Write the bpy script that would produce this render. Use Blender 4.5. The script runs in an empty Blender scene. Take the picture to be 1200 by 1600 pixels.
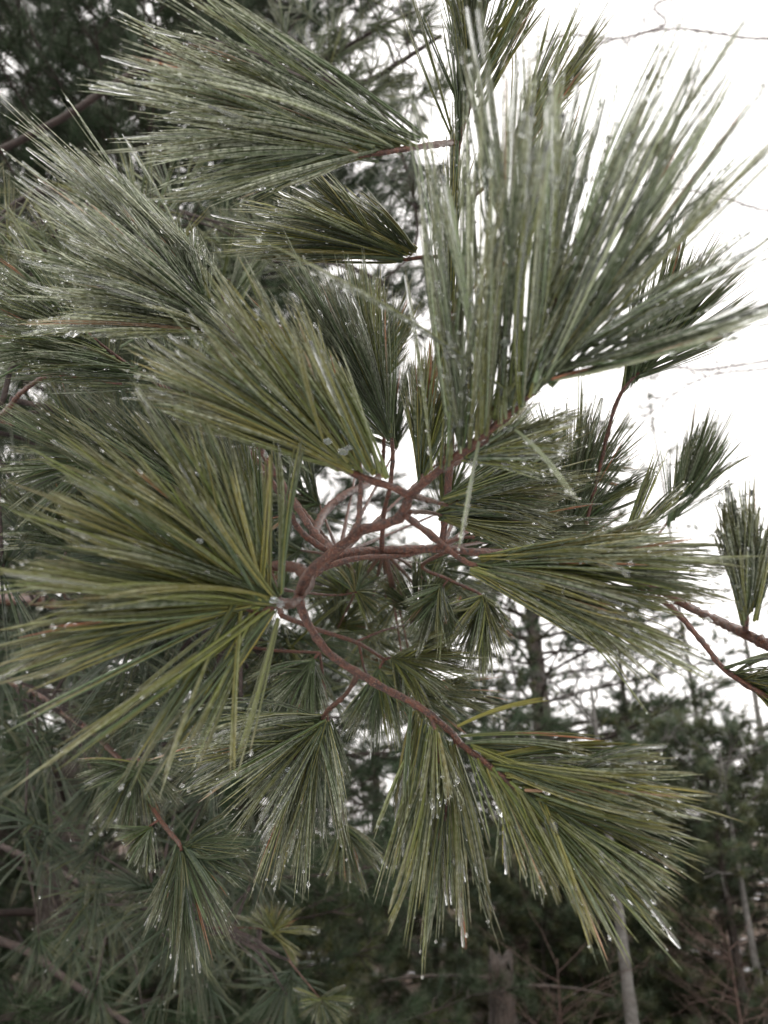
import bpy, math, random
import numpy as np
from mathutils import Matrix

random.seed(7)
rng = np.random.default_rng(11)
scene = bpy.context.scene
C = scene.collection

# ------------------------------------------------------------------ camera
PITCH = math.radians(22.0)
F = 1232.0                      # focal length in photo pixels (1200 x 1600 frame)
CAM = np.array([0.0, 0.0, 1.6])
cd = bpy.data.cameras.new('camera')
cam = bpy.data.objects.new('camera', cd)
C.objects.link(cam)
cam.location = CAM
cam.rotation_euler = (math.radians(90) + PITCH, 0, 0)
cd.sensor_fit = 'VERTICAL'
cd.sensor_height = 5.6
cd.lens = 5.6 / 1600 * F
cd.clip_start = 0.02
cd.clip_end = 600
cd.dof.use_dof = True
cd.dof.focus_distance = 0.43
cd.dof.aperture_fstop = 2.05
scene.camera = cam

# ------------------------------------------------------------------ world: white overcast sky
SUN_EL, SUN_ROT = math.radians(50), math.radians(200)
w = bpy.data.worlds.new('World')
scene.world = w
w.use_nodes = True
nt = w.node_tree
bg = nt.nodes['Background']
sky = nt.nodes.new('ShaderNodeTexSky')
sky.sky_type = 'NISHITA'
sky.sun_disc = False
sky.sun_elevation = SUN_EL
sky.sun_rotation = SUN_ROT
sky.dust_density = 4.0
hs = nt.nodes.new('ShaderNodeHueSaturation')
hs.inputs['Saturation'].default_value = 0.15
mx = nt.nodes.new('ShaderNodeMix')
mx.data_type = 'RGBA'
mx.inputs[0].default_value = 0.82
mx.inputs[7].default_value = (10.9, 10.45, 10.1, 1)     # even cloud layer in front of the sky
nt.links.new(sky.outputs[0], hs.inputs['Color'])
nt.links.new(hs.outputs[0], mx.inputs[6])
nt.links.new(mx.outputs[2], bg.inputs['Color'])
bg.inputs['Strength'].default_value = 0.12

sl = bpy.data.lights.new('sun', 'SUN')
sl.energy = 0.6
sl.angle = math.radians(25)
sl.color = (1.0, 0.97, 0.93)
so = bpy.data.objects.new('sun', sl)
C.objects.link(so)
so.rotation_euler = (math.radians(40), 0, math.radians(-20))

vs = scene.view_settings
vs.view_transform = 'Standard'
vs.look = 'None'
vs.exposure = 0.92
vs.gamma = 1.0
vs.use_curve_mapping = False
scene.cycles.use_denoising = True
scene.cycles.max_bounces = 10
scene.cycles.transmission_bounces = 10
scene.cycles.transparent_max_bounces = 8

# ------------------------------------------------------------------ pixel + distance -> place
FW = np.array([0, math.cos(PITCH), math.sin(PITCH)])
UP = np.array([0, -math.sin(PITCH), math.cos(PITCH)])
RT = np.array([1.0, 0, 0])


def at(px, py, d):
    return CAM + d * (FW + RT * (px - 600) / F + UP * (800 - py) / F)


def project(P):
    q = P - CAM
    d = q @ FW
    d2 = np.where(np.abs(d) < 1e-4, 1e-4, d)
    return 600 + F * (q @ RT) / d2, 800 - F * (q @ UP) / d2, d


HORIZON = 800 + F * math.tan(PITCH)


def ground_z(x, y):
    return 0.10 * math.sin(x * 0.35 + 1) * math.cos(y * 0.22) - 0.0 * y


def stand(px, d):
    p = at(px, HORIZON, d)
    return np.array([p[0], p[1], ground_z(p[0], p[1])])


# ------------------------------------------------------------------ materials
def new_mat(name):
    m = bpy.data.materials.new(name)
    m.use_nodes = True
    return m, m.node_tree, m.node_tree.nodes['Principled BSDF']


def node(t, kind, **kw):
    n = t.nodes.new(kind)
    for k, v in kw.items():
        if k in n.inputs:
            n.inputs[k].default_value = v
        else:
            setattr(n, k, v)
    return n


def needle_material(name, rough, coat, frost_col=(0.60, 0.63, 0.49, 1), scale=500):
    m, t, b = new_mat(name)
    a = node(t, 'ShaderNodeAttribute', attribute_name='tint')
    tc = node(t, 'ShaderNodeTexCoord')
    n1 = node(t, 'ShaderNodeTexNoise', Scale=scale, Detail=2.0)
    t.links.new(tc.outputs['Object'], n1.inputs['Vector'])
    mr = node(t, 'ShaderNodeMapRange')
    mr.inputs[1].default_value = 0.30
    mr.inputs[2].default_value = 0.66
    t.links.new(n1.outputs['Fac'], mr.inputs[0])
    mu = node(t, 'ShaderNodeMath', operation='MULTIPLY')
    t.links.new(mr.outputs[0], mu.inputs[0])
    t.links.new(a.outputs['Alpha'], mu.inputs[1])
    mix = node(t, 'ShaderNodeMix', data_type='RGBA')
    t.links.new(mu.outputs[0], mix.inputs[0])
    t.links.new(a.outputs['Color'], mix.inputs[6])
    mix.inputs[7].default_value = frost_col
    t.links.new(mix.outputs[2], b.inputs['Base Color'])
    b.inputs['Roughness'].default_value = rough
    b.inputs['Specular IOR Level'].default_value = 0.5 if coat > 0 else 0.2
    b.inputs['Coat Weight'].default_value = coat
    b.inputs['Coat Roughness'].default_value = 0.12
    b.inputs['Coat IOR'].default_value = 1.31
    tl = node(t, 'ShaderNodeBsdfTranslucent')
    br = node(t, 'ShaderNodeHueSaturation', Saturation=1.1, Value=1.6)
    t.links.new(mix.outputs[2], br.inputs['Color'])
    t.links.new(br.outputs[0], tl.inputs['Color'])
    ms = node(t, 'ShaderNodeMixShader')
    ms.inputs[0].default_value = 0.28
    t.links.new(b.outputs[0], ms.inputs[1])
    t.links.new(tl.outputs[0], ms.inputs[2])
    t.links.new(ms.outputs[0], t.nodes['Material Output'].inputs['Surface'])
    if coat > 0:
        n2 = node(t, 'ShaderNodeTexNoise', Scale=scale * 1.6, Detail=1.0)
        t.links.new(tc.outputs['Object'], n2.inputs['Vector'])
        bu = node(t, 'ShaderNodeBump', Strength=0.5, Distance=0.0006)
        t.links.new(n2.outputs['Fac'], bu.inputs['Height'])
        t.links.new(bu.outputs[0], b.inputs['Coat Normal'])
        t.links.new(bu.outputs[0], b.inputs['Normal'])
    return m


def bark_material(name, dark, light, fleck, scale, bump, rough=0.55, wet=0.3, stretch=1.0):
    m, t, b = new_mat(name)
    tc = node(t, 'ShaderNodeTexCoord')
    mp = node(t, 'ShaderNodeMapping')
    mp.inputs['Scale'].default_value = (1, 1, stretch)
    t.links.new(tc.outputs['Object'], mp.inputs[0])
    n1 = node(t, 'ShaderNodeTexNoise', Scale=scale, Detail=6.0, Roughness=0.65)
    n2 = node(t, 'ShaderNodeTexNoise', Scale=scale * 4.3, Detail=4.0)
    for n in (n1, n2):
        t.links.new(mp.outputs[0], n.inputs['Vector'])
    cr = node(t, 'ShaderNodeValToRGB')
    cr.color_ramp.elements[0].position = 0.35
    cr.color_ramp.elements[0].color = (*dark, 1)
    cr.color_ramp.elements[1].position = 0.68
    cr.color_ramp.elements[1].color = (*light, 1)
    t.links.new(n1.outputs['Fac'], cr.inputs[0])
    mr = node(t, 'ShaderNodeMapRange')
    mr.inputs[1].default_value = 0.57
    mr.inputs[2].default_value = 0.66
    mr.inputs[4].default_value = 0.8
    t.links.new(n2.outputs['Fac'], mr.inputs[0])
    mix = node(t, 'ShaderNodeMix', data_type='RGBA')
    t.links.new(mr.outputs[0], mix.inputs[0])
    t.links.new(cr.outputs[0], mix.inputs[6])
    mix.inputs[7].default_value = (*fleck, 1)
    t.links.new(mix.outputs[2], b.inputs['Base Color'])
    ad = node(t, 'ShaderNodeMath', operation='ADD')
    t.links.new(n1.outputs['Fac'], ad.inputs[0])
    t.links.new(n2.outputs['Fac'], ad.inputs[1])
    bu = node(t, 'ShaderNodeBump', Strength=0.9, Distance=bump)
    t.links.new(ad.outputs[0], bu.inputs['Height'])
    t.links.new(bu.outputs[0], b.inputs['Normal'])
    b.inputs['Roughness'].default_value = rough
    b.inputs['Coat Weight'].default_value = wet
    b.inputs['Coat Roughness'].default_value = 0.2
    b.inputs['Coat IOR'].default_value = 1.31
    return m


M_NEEDLE = needle_material('icy_pine_needle', 0.42, 0.5)
M_NEEDLE_FAR = needle_material('wet_pine_needle', 0.5, 0.0, scale=40)
M_TWIG = bark_material('twig_bark', (0.018, 0.006, 0.004), (0.15, 0.042, 0.016), (0.30, 0.17, 0.10), 420, 0.0022, rough=0.45, wet=0.5)
M_LIMB = bark_material('limb_bark', (0.016, 0.010, 0.008), (0.055, 0.036, 0.029), (0.07, 0.055, 0.048), 90, 0.003, rough=0.75, wet=0.0)
M_TRUNK = bark_material('pine_trunk_bark', (0.022, 0.017, 0.014), (0.085, 0.066, 0.055), (0.13, 0.12, 0.105), 16, 0.02, 0.8, 0.05, 0.3)
M_BIRCH = bark_material('pale_trunk_bark', (0.07, 0.066, 0.06), (0.17, 0.165, 0.155), (0.05, 0.045, 0.04), 14, 0.006, 0.7, 0.05, 1.6)
M_BARE = bark_material('bare_twig_bark', (0.05, 0.035, 0.03), (0.14, 0.10, 0.085), (0.2, 0.17, 0.16), 30, 0.004, 0.7, 0.1)
M_RUSSET = bark_material('russet_twig_bark', (0.035, 0.020, 0.015), (0.10, 0.058, 0.044), (0.15, 0.11, 0.09), 30, 0.003, 0.7, 0.1)

M_ICE, t_, b_ = new_mat('clear_ice')
b_.inputs['Base Color'].default_value = (0.94, 0.96, 0.94, 1)
b_.inputs['Transmission Weight'].default_value = 0.95
b_.inputs['IOR'].default_value = 1.31
b_.inputs['Roughness'].default_value = 0.06
n_ = node(t_, 'ShaderNodeTexNoise', Scale=700.0, Detail=1.0)
tc_ = node(t_, 'ShaderNodeTexCoord')
t_.links.new(tc_.outputs['Object'], n_.inputs['Vector'])
bu_ = node(t_, 'ShaderNodeBump', Strength=0.35, Distance=0.0006)
t_.links.new(n_.outputs['Fac'], bu_.inputs['Height'])
t_.links.new(bu_.outputs[0], b_.inputs['Normal'])

M_SLUSH, t_, b_ = new_mat('milky_ice')
b_.inputs['Base Color'].default_value = (0.80, 0.85, 0.85, 1)
b_.inputs['Transmission Weight'].default_value = 0.93
b_.inputs['IOR'].default_value = 1.31
b_.inputs['Roughness'].default_value = 0.25

# ground: leaf litter with thin snow patches
M_GROUND, t_, b_ = new_mat('leaf_litter_and_snow')
tc_ = node(t_, 'ShaderNodeTexCoord')
n1_ = node(t_, 'ShaderNodeTexNoise', Scale=9.0, Detail=8.0, Roughness=0.7)
n2_ = node(t_, 'ShaderNodeTexNoise', Scale=0.55, Detail=5.0, Roughness=0.6)
n3_ = node(t_, 'ShaderNodeTexVoronoi', Scale=26.0)
for n_ in (n1_, n2_, n3_):
    t_.links.new(tc_.outputs['Object'], n_.inputs['Vector'])
cr_ = node(t_, 'ShaderNodeValToRGB')
cr_.color_ramp.elements[0].position = 0.3
cr_.color_ramp.elements[0].color = (0.028, 0.018, 0.012, 1)
cr_.color_ramp.elements[1].position = 0.72
cr_.color_ramp.elements[1].color = (0.15, 0.085, 0.05, 1)
t_.links.new(n1_.outputs['Fac'], cr_.inputs[0])
ad_ = node(t_, 'ShaderNodeMath', operation='MULTIPLY_ADD')
ad_.inputs[1].default_value = 0.35
t_.links.new(n1_.outputs['Fac'], ad_.inputs[0])
t_.links.new(n2_.outputs['Fac'], ad_.inputs[2])
mr_ = node(t_, 'ShaderNodeMapRange')
mr_.inputs[1].default_value = 0.76
mr_.inputs[2].default_value = 0.81
# unseen snow round the viewer, added to bounce light up; patches under the trees
ln_ = node(t_, 'ShaderNodeVectorMath', operation='DISTANCE')
ln_.inputs[1].default_value = (0, -2.0, 0)
t_.links.new(tc_.outputs['Object'], ln_.inputs[0])
cl_ = node(t_, 'ShaderNodeMapRange')
cl_.inputs[1].default_value = 1.6
cl_.inputs[2].default_value = 4.6
cl_.inputs[3].default_value = 0.35
cl_.inputs[4].default_value = 0.0
t_.links.new(ln_.outputs['Value'], cl_.inputs[0])
ad2_ = node(t_, 'ShaderNodeMath', operation='ADD')
t_.links.new(ad_.outputs[0], ad2_.inputs[0])
t_.links.new(cl_.outputs[0], ad2_.inputs[1])
t_.links.new(ad2_.outputs[0], mr_.inputs[0])
mix_ = node(t_, 'ShaderNodeMix', data_type='RGBA')
t_.links.new(mr_.outputs[0], mix_.inputs[0])
t_.links.new(cr_.outputs[0], mix_.inputs[6])
mix_.inputs[7].default_value = (0.74, 0.76, 0.80, 1)
t_.links.new(mix_.outputs[2], b_.inputs['Base Color'])
bu_ = node(t_, 'ShaderNodeBump', Strength=0.8, Distance=0.03)
t_.links.new(n3_.outputs['Distance'], bu_.inputs['Height'])
t_.links.new(bu_.outputs[0], b_.inputs['Normal'])
b_.inputs['Roughness'].default_value = 0.8


# ------------------------------------------------------------------ mesh helpers
def mesh_from(name, V, faces, mat, tint=None, smooth=True):
    """faces: list of int arrays (n,3) / (n,4)"""
    me = bpy.data.meshes.new(name)
    V = np.ascontiguousarray(V, dtype=np.float32)
    me.vertices.add(len(V))
    me.vertices.foreach_set('co', V.ravel())
    idx = np.concatenate([f.ravel() for f in faces]).astype(np.int32)
    starts, o = [], 0
    for f in faces:
        starts.append(o + np.arange(len(f)) * f.shape[1])
        o += f.size
    starts = np.concatenate(starts).astype(np.int32)
    me.loops.add(len(idx))
    me.loops.foreach_set('vertex_index', idx)
    me.polygons.add(len(starts))
    me.polygons.foreach_set('loop_start', starts)
    if smooth:
        me.polygons.foreach_set('use_smooth', np.ones(len(starts), dtype=bool))
    if tint is not None:
        at_ = me.attributes.new('tint', 'FLOAT_COLOR', 'POINT')
        at_.data.foreach_set('color', np.ascontiguousarray(tint, dtype=np.float32).ravel())
    me.materials.append(mat)
    me.update(calc_edges=True)
    return me


def link(name, me, parent=None, **props):
    o = bpy.data.objects.new(name, me)
    C.objects.link(o)
    if parent is not None:
        o.parent = parent
        if parent.type == 'EMPTY':
            o.matrix_parent_inverse = Matrix.Translation(-parent.location)
    for k, v in props.items():
        o[k] = v
    return o


def thing(name, label, cat, loc=(0, 0, 0), group=None):
    o = link(name, None, label=label, category=cat)
    if group:
        o['group'] = group
    o.location = loc
    return o


def unit(v):
    return v / np.maximum(np.linalg.norm(v, axis=-1, keepdims=True), 1e-9)


def frames(P):
    """P (N,S,3) -> tangent, u, v"""
    T = unit(np.gradient(P, axis=1))
    mean = unit(T.mean(axis=1))
    ref = np.where(np.abs(mean[:, 2:3]) < 0.8, np.array([[0, 0, 1.0]]), np.array([[1.0, 0, 0]]))
    U = unit(np.cross(T, ref[:, None, :]))
    W = np.cross(T, U)
    return T, U, W


def tubes(P, R, K, close_tip=True):
    """N tubes: P (N,S,3), R (N,S) -> V, quads"""
    N, S, _ = P.shape
    T, U, W = frames(P)
    a = np.arange(K) * 2 * math.pi / K
    ring = (np.cos(a)[None, None, :, None] * U[:, :, None, :] + np.sin(a)[None, None, :, None] * W[:, :, None, :])
    V = P[:, :, None, :] + ring * R[:, :, None, None]
    V = V.reshape(-1, 3)
    n = np.arange(N)[:, None, None] * (S * K)
    s = np.arange(S - 1)[None, :, None] * K
    k = np.arange(K)[None, None, :]
    k2 = (k + 1) % K
    q = np.stack([n + s + k, n + s + k2, n + s + K + k2, n + s + K + k], axis=-1).reshape(-1, 4)
    return V, q


def smooth_path(pts, n):
    """Catmull-Rom through rows of pts (m, c)"""
    p = np.asarray(pts, float)
    if len(p) == 2:
        t = np.linspace(0, 1, n)[:, None]
        return p[0] * (1 - t) + p[1] * t
    e = np.vstack([2 * p[0] - p[1], p, 2 * p[-1] - p[-2]])
    out = []
    m = len(p) - 1
    for x in np.linspace(0, m - 1e-6, n):
        i = int(x)
        t = x - i
        a, b, c, d = e[i:i + 4]
        out.append(0.5 * (2 * b + (c - a) * t + (2 * a - 5 * b + 4 * c - d) * t * t + (3 * b - a - 3 * c + d) * t ** 3))
    return np.array(out)


def sphere_template(nu=4, nv=2):
    v = [(0, 0, 1)]
    for j in range(1, nv):
        th = math.pi * j / nv
        for i in range(nu):
            ph = 2 * math.pi * i / nu
            v.append((math.sin(th) * math.cos(ph), math.sin(th) * math.sin(ph), math.cos(th)))
    v.append((0, 0, -1))
    f = []
    for i in range(nu):
        f.append((0, 1 + i, 1 + (i + 1) % nu))
        f.append((len(v) - 1, 1 + (nv - 2) * nu + (i + 1) % nu, 1 + (nv - 2) * nu + i))
        for j in range(nv - 2):
            a, b = 1 + j * nu + i, 1 + j * nu + (i + 1) % nu
            f.append((a, a + nu, b + nu))
            f.append((a, b + nu, b))
    return np.array(v, float), np.array(f)


SPH_V, SPH_F = sphere_template()


def beads(Pos, T, r, el):
    """ellipsoids at Pos, axis T, radius r, elongation el"""
    N = len(Pos)
    ref = np.where(np.abs(T[:, 2:3]) < 0.8, np.array([[0, 0, 1.0]]), np.array([[1.0, 0, 0]]))
    U = unit(np.cross(T, ref))
    W = np.cross(T, U)
    s = SPH_V[None]
    V = Pos[:, None] + r[:, None, None] * (s[..., 0:1] * U[:, None] + s[..., 1:2] * W[:, None] + el[:, None, None] * s[..., 2:3] * T[:, None])
    Fc = SPH_F[None] + (np.arange(N) * len(SPH_V))[:, None, None]
    return V.reshape(-1, 3), Fc.reshape(-1, 3)


def wood(name, pts, mat, parent, K=12, knob=0.10, dens=420, **props):
    """one branch: pts rows (px,py,d,radius_m)"""
    p = [(*at(a, b, d), r) for a, b, d, r in pts]
    return wood3(name, p, mat, parent, K, knob, dens, **props)


def wood_mesh_data(p, K, knob, dens):
    p = np.asarray(p, float)
    L = np.linalg.norm(np.diff(p[:, :3], axis=0), axis=1).sum()
    n = int(min(260, max(8, L * dens)))
    q = smooth_path(p, n)
    R = np.maximum(q[:, 3], 0.0002) * (0.63 if knob >= 0.1 and dens >= 200 else 1.0)
    V, f = tubes(q[None, :, :3], R[None], K)
    c = np.repeat(q[:, :3], K, axis=0)
    rr = rng.normal(0, knob, len(V))
    # node rings (bud-scale scars)
    ring = 1 + knob * 1.3 * (np.sin(np.repeat(np.arange(n), K) * 1.7 + rng.uniform(0, 6)) > 0.75)
    V = c + (V - c) * (ring + rr)[:, None]
    # close the ends
    V = np.vstack([V, q[0, :3], q[-1, :3]])
    k = np.arange(K)
    a, b = n * K, n * K + 1
    cap = np.vstack([np.stack([np.full(K, a), (k + 1) % K, k], 1), np.stack([np.full(K, b), (n - 1) * K + k, (n - 1) * K + (k + 1) % K], 1)])
    return V, f, cap


def wood3(name, p, mat, parent, K=12, knob=0.13, dens=420, **props):
    V, f, cap = wood_mesh_data(p, K, knob, dens)
    return link(name, mesh_from(name, V, [f, cap], mat), parent, **props)


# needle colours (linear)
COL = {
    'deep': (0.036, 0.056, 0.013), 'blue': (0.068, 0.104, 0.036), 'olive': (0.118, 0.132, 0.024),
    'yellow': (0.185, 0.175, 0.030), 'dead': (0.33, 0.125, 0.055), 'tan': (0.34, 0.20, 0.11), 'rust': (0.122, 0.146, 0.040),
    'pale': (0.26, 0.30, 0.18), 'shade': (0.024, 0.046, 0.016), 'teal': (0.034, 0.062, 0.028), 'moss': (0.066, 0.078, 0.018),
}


def pick_cols(n, mixw):
    keys = list(mixw)
    pr = np.array([mixw[k] for k in keys], float)
    pr /= pr.sum()
    c = np.array([COL[k] for k in keys])[rng.choice(len(keys), n, p=pr)]
    return c * rng.uniform(0.75, 1.25, (n, 1)) * rng.uniform(0.92, 1.08, (n, 3))


GREEN = {'deep': 3, 'blue': 2, 'olive': 3, 'yellow': 0.5}
OLIVE = {'deep': 2, 'blue': 1, 'olive': 4, 'yellow': 1.2}
YELLO = {'deep': 1, 'blue': 1, 'olive': 4, 'yellow': 2}
BLUE = {'deep': 3, 'blue': 5, 'olive': 1.2}
ICY = {'deep': 2, 'blue': 2.5, 'olive': 3, 'pale': 1.6}
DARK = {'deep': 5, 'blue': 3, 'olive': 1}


def bundle_axes(P0, P2, sag, S):
    """arched axes from P0 to P2 (N,3)"""
    L = np.linalg.norm(P2 - P0, axis=1, keepdims=True)
    P1 = (P0 + P2) / 2 + np.array([[0, 0, 1.0]]) * L * sag[:, None] + rng.normal(0, 0.03, P0.shape) * L
    t = np.linspace(0, 1, S)[None, :, None]
    return (1 - t) ** 2 * P0[:, None] + 2 * t * (1 - t) * P1[:, None] + t * t * P2[:, None]


def bundle_needles(ax, m, spread, r, K, cols, ice, rust=None):
    """ax (N,S,3); m needles a bundle -> per-bundle arrays (N*m,S,3), radii, tint"""
    N, S, _ = ax.shape
    T, U, W = frames(ax)
    t = np.linspace(0, 1, S)
    ang = rng.uniform(0, 6.28, (N, 1)) + np.arange(m)[None] * 6.28 / m + rng.normal(0, 0.35, (N, m))
    off = spread[:, None, None] * (0.10 + 0.9 * t[None, None] ** 1.3) * rng.uniform(0.4, 1.15, (N, m, 1))
    off = off + r * 0.9
    P = ax[:, None] + off[..., None] * (np.cos(ang)[..., None, None] * U[:, None] + np.sin(ang)[..., None, None] * W[:, None])
    # uneven ends: shorten some needles
    sh = rng.uniform(0.80, 1.0, (N, m))
    sh[rng.random((N, m)) < 0.12] *= 0.8
    tt = t[None, None] * sh[..., None]                         # re-sample along the axis
    x = tt * (S - 1)
    i = np.minimum(x.astype(int), S - 2)
    fr = (x - i)[..., None]
    ii = i[..., None]
    P = np.take_along_axis(P, np.broadcast_to(ii, P.shape), 2) * (1 - fr) + np.take_along_axis(P, np.broadcast_to(ii + 1, P.shape), 2) * fr
    P = P.reshape(N * m, S, 3)
    prof = np.minimum(1, np.sqrt(np.maximum(1 - t, 0.004) * 9)) * (0.85 + 0.15 * np.sin(t * 3.14))
    R = r * prof[None] * rng.uniform(0.85, 1.15, (N * m, 1)) * rng.uniform(0.86, 1.16, (N * m, S))
    col = np.repeat(cols, m, 0)
    own = rng.random(N * m) < 0.4
    own &= np.repeat(cols[:, 0] < 0.25, m)
    col[own] = cols[rng.integers(0, N, own.sum())]
    col = col[:, None, :] * rng.uniform(0.72, 1.28, (N * m, 1, 1))
    tipc = np.array([0.15, 0.115, 0.045])
    tipf = np.clip((t - 0.72) / 0.28, 0, 1)[None, :, None] * rng.uniform(0, 0.75, (N * m, 1, 1))
    col = col * (1 - tipf) + tipc * tipf
    if rust is not None:
        rm = np.repeat(rust, m) & (np.tile(np.arange(m), N) < 2)
        k_ = np.clip((t[None] - rng.uniform(0.35, 0.8, (rm.sum(), 1))) / 0.08, 0, 1)[..., None]
        col[rm] = col[rm] * (1 - k_) + np.array(COL['dead']) * k_
    fro = np.clip(np.repeat(ice, m)[:, None] * 0.82 * (0.15 + 0.85 * t[None]) * rng.uniform(0.3, 1.4, (N * m, 1)), 0, 1)
    tint = np.concatenate([np.broadcast_to(col, (N * m, S, 3)), fro[..., None]], -1)
    tint = np.repeat(tint.reshape(-1, 4), K, 0)
    return P, R, tint


def glaze(parent, P, ax, spread, ice, size, n_mean, tip_drop=0.25, label=None):
    """ice on a shoot: lumpy sleeves round tight bundles, beads along needles, drops at tips"""
    Vs, Qs, Ts, o = [], [], [], 0
    S = P.shape[1]
    n = rng.poisson(n_mean * 1.8 * np.clip(np.mean(ice), 0.1, 1.5), len(P))
    src = np.repeat(np.arange(len(P)), n)
    t = rng.uniform(0.12, 0.97, len(src))
    dr = np.flatnonzero(rng.random(len(P)) < tip_drop)
    src = np.concatenate([src, dr])
    t = np.concatenate([t, np.full(len(dr), 0.985)])
    x = t * (S - 1)
    i = np.minimum(x.astype(int), S - 2)
    fr = (x - i)[:, None]
    pos = P[src, i] * (1 - fr) + P[src, i + 1] * fr
    tan = unit(P[src, i + 1] - P[src, i])
    r = size * 0.68 * np.exp(rng.normal(0, 0.40, len(src)))
    el = rng.uniform(0.9, 2.3, len(src))
    pos = pos + np.array([[0, 0, -1.0]]) * (r * 0.35)[:, None] + rng.normal(0, 0.25, pos.shape) * r[:, None]
    if len(src):
        V, f = beads(pos, tan, r, el)
        Vs.append(V)
        Ts.append(f)
        o += len(V)
    tight = np.flatnonzero(rng.random(len(ax)) < np.clip(ice[:len(ax)] * 0.24, 0, 0.4))
    if len(tight):
        A = ax[tight]
        S2 = 24
        x = np.linspace(0.08, 0.94, S2)
        x[-2] = 0.934
        x[1] = 0.088
        x = x * (ax.shape[1] - 1)
        i = np.minimum(x.astype(int), ax.shape[1] - 2)
        fr = (x - i)[None, :, None]
        A2 = A[:, i] * (1 - fr) + A[:, i + 1] * fr
        cap_ = np.minimum(spread[tight], 0.0016)[:, None]
        rad = (size * 0.52 + cap_ * 0.22 * np.linspace(0.2, 1, S2)[None]) * np.exp(rng.normal(0, 0.30, (len(tight), S2)))
        rad[:, 0] = rad[:, -1] = 1e-5
        rad[:, -2] *= 0.85
        V, q = tubes(A2, rad, 5)
        Vs.append(V)
        Qs.append(q + o)
        o += len(V)
    if Vs:
        faces = []
        if Ts:
            faces.append(np.vstack(Ts))
        if Qs:
            faces.append(np.vstack(Qs))
        link('ice_glaze', mesh_from('ice_glaze', np.vstack(Vs), faces, M_ICE), parent, kind='stuff')


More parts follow.
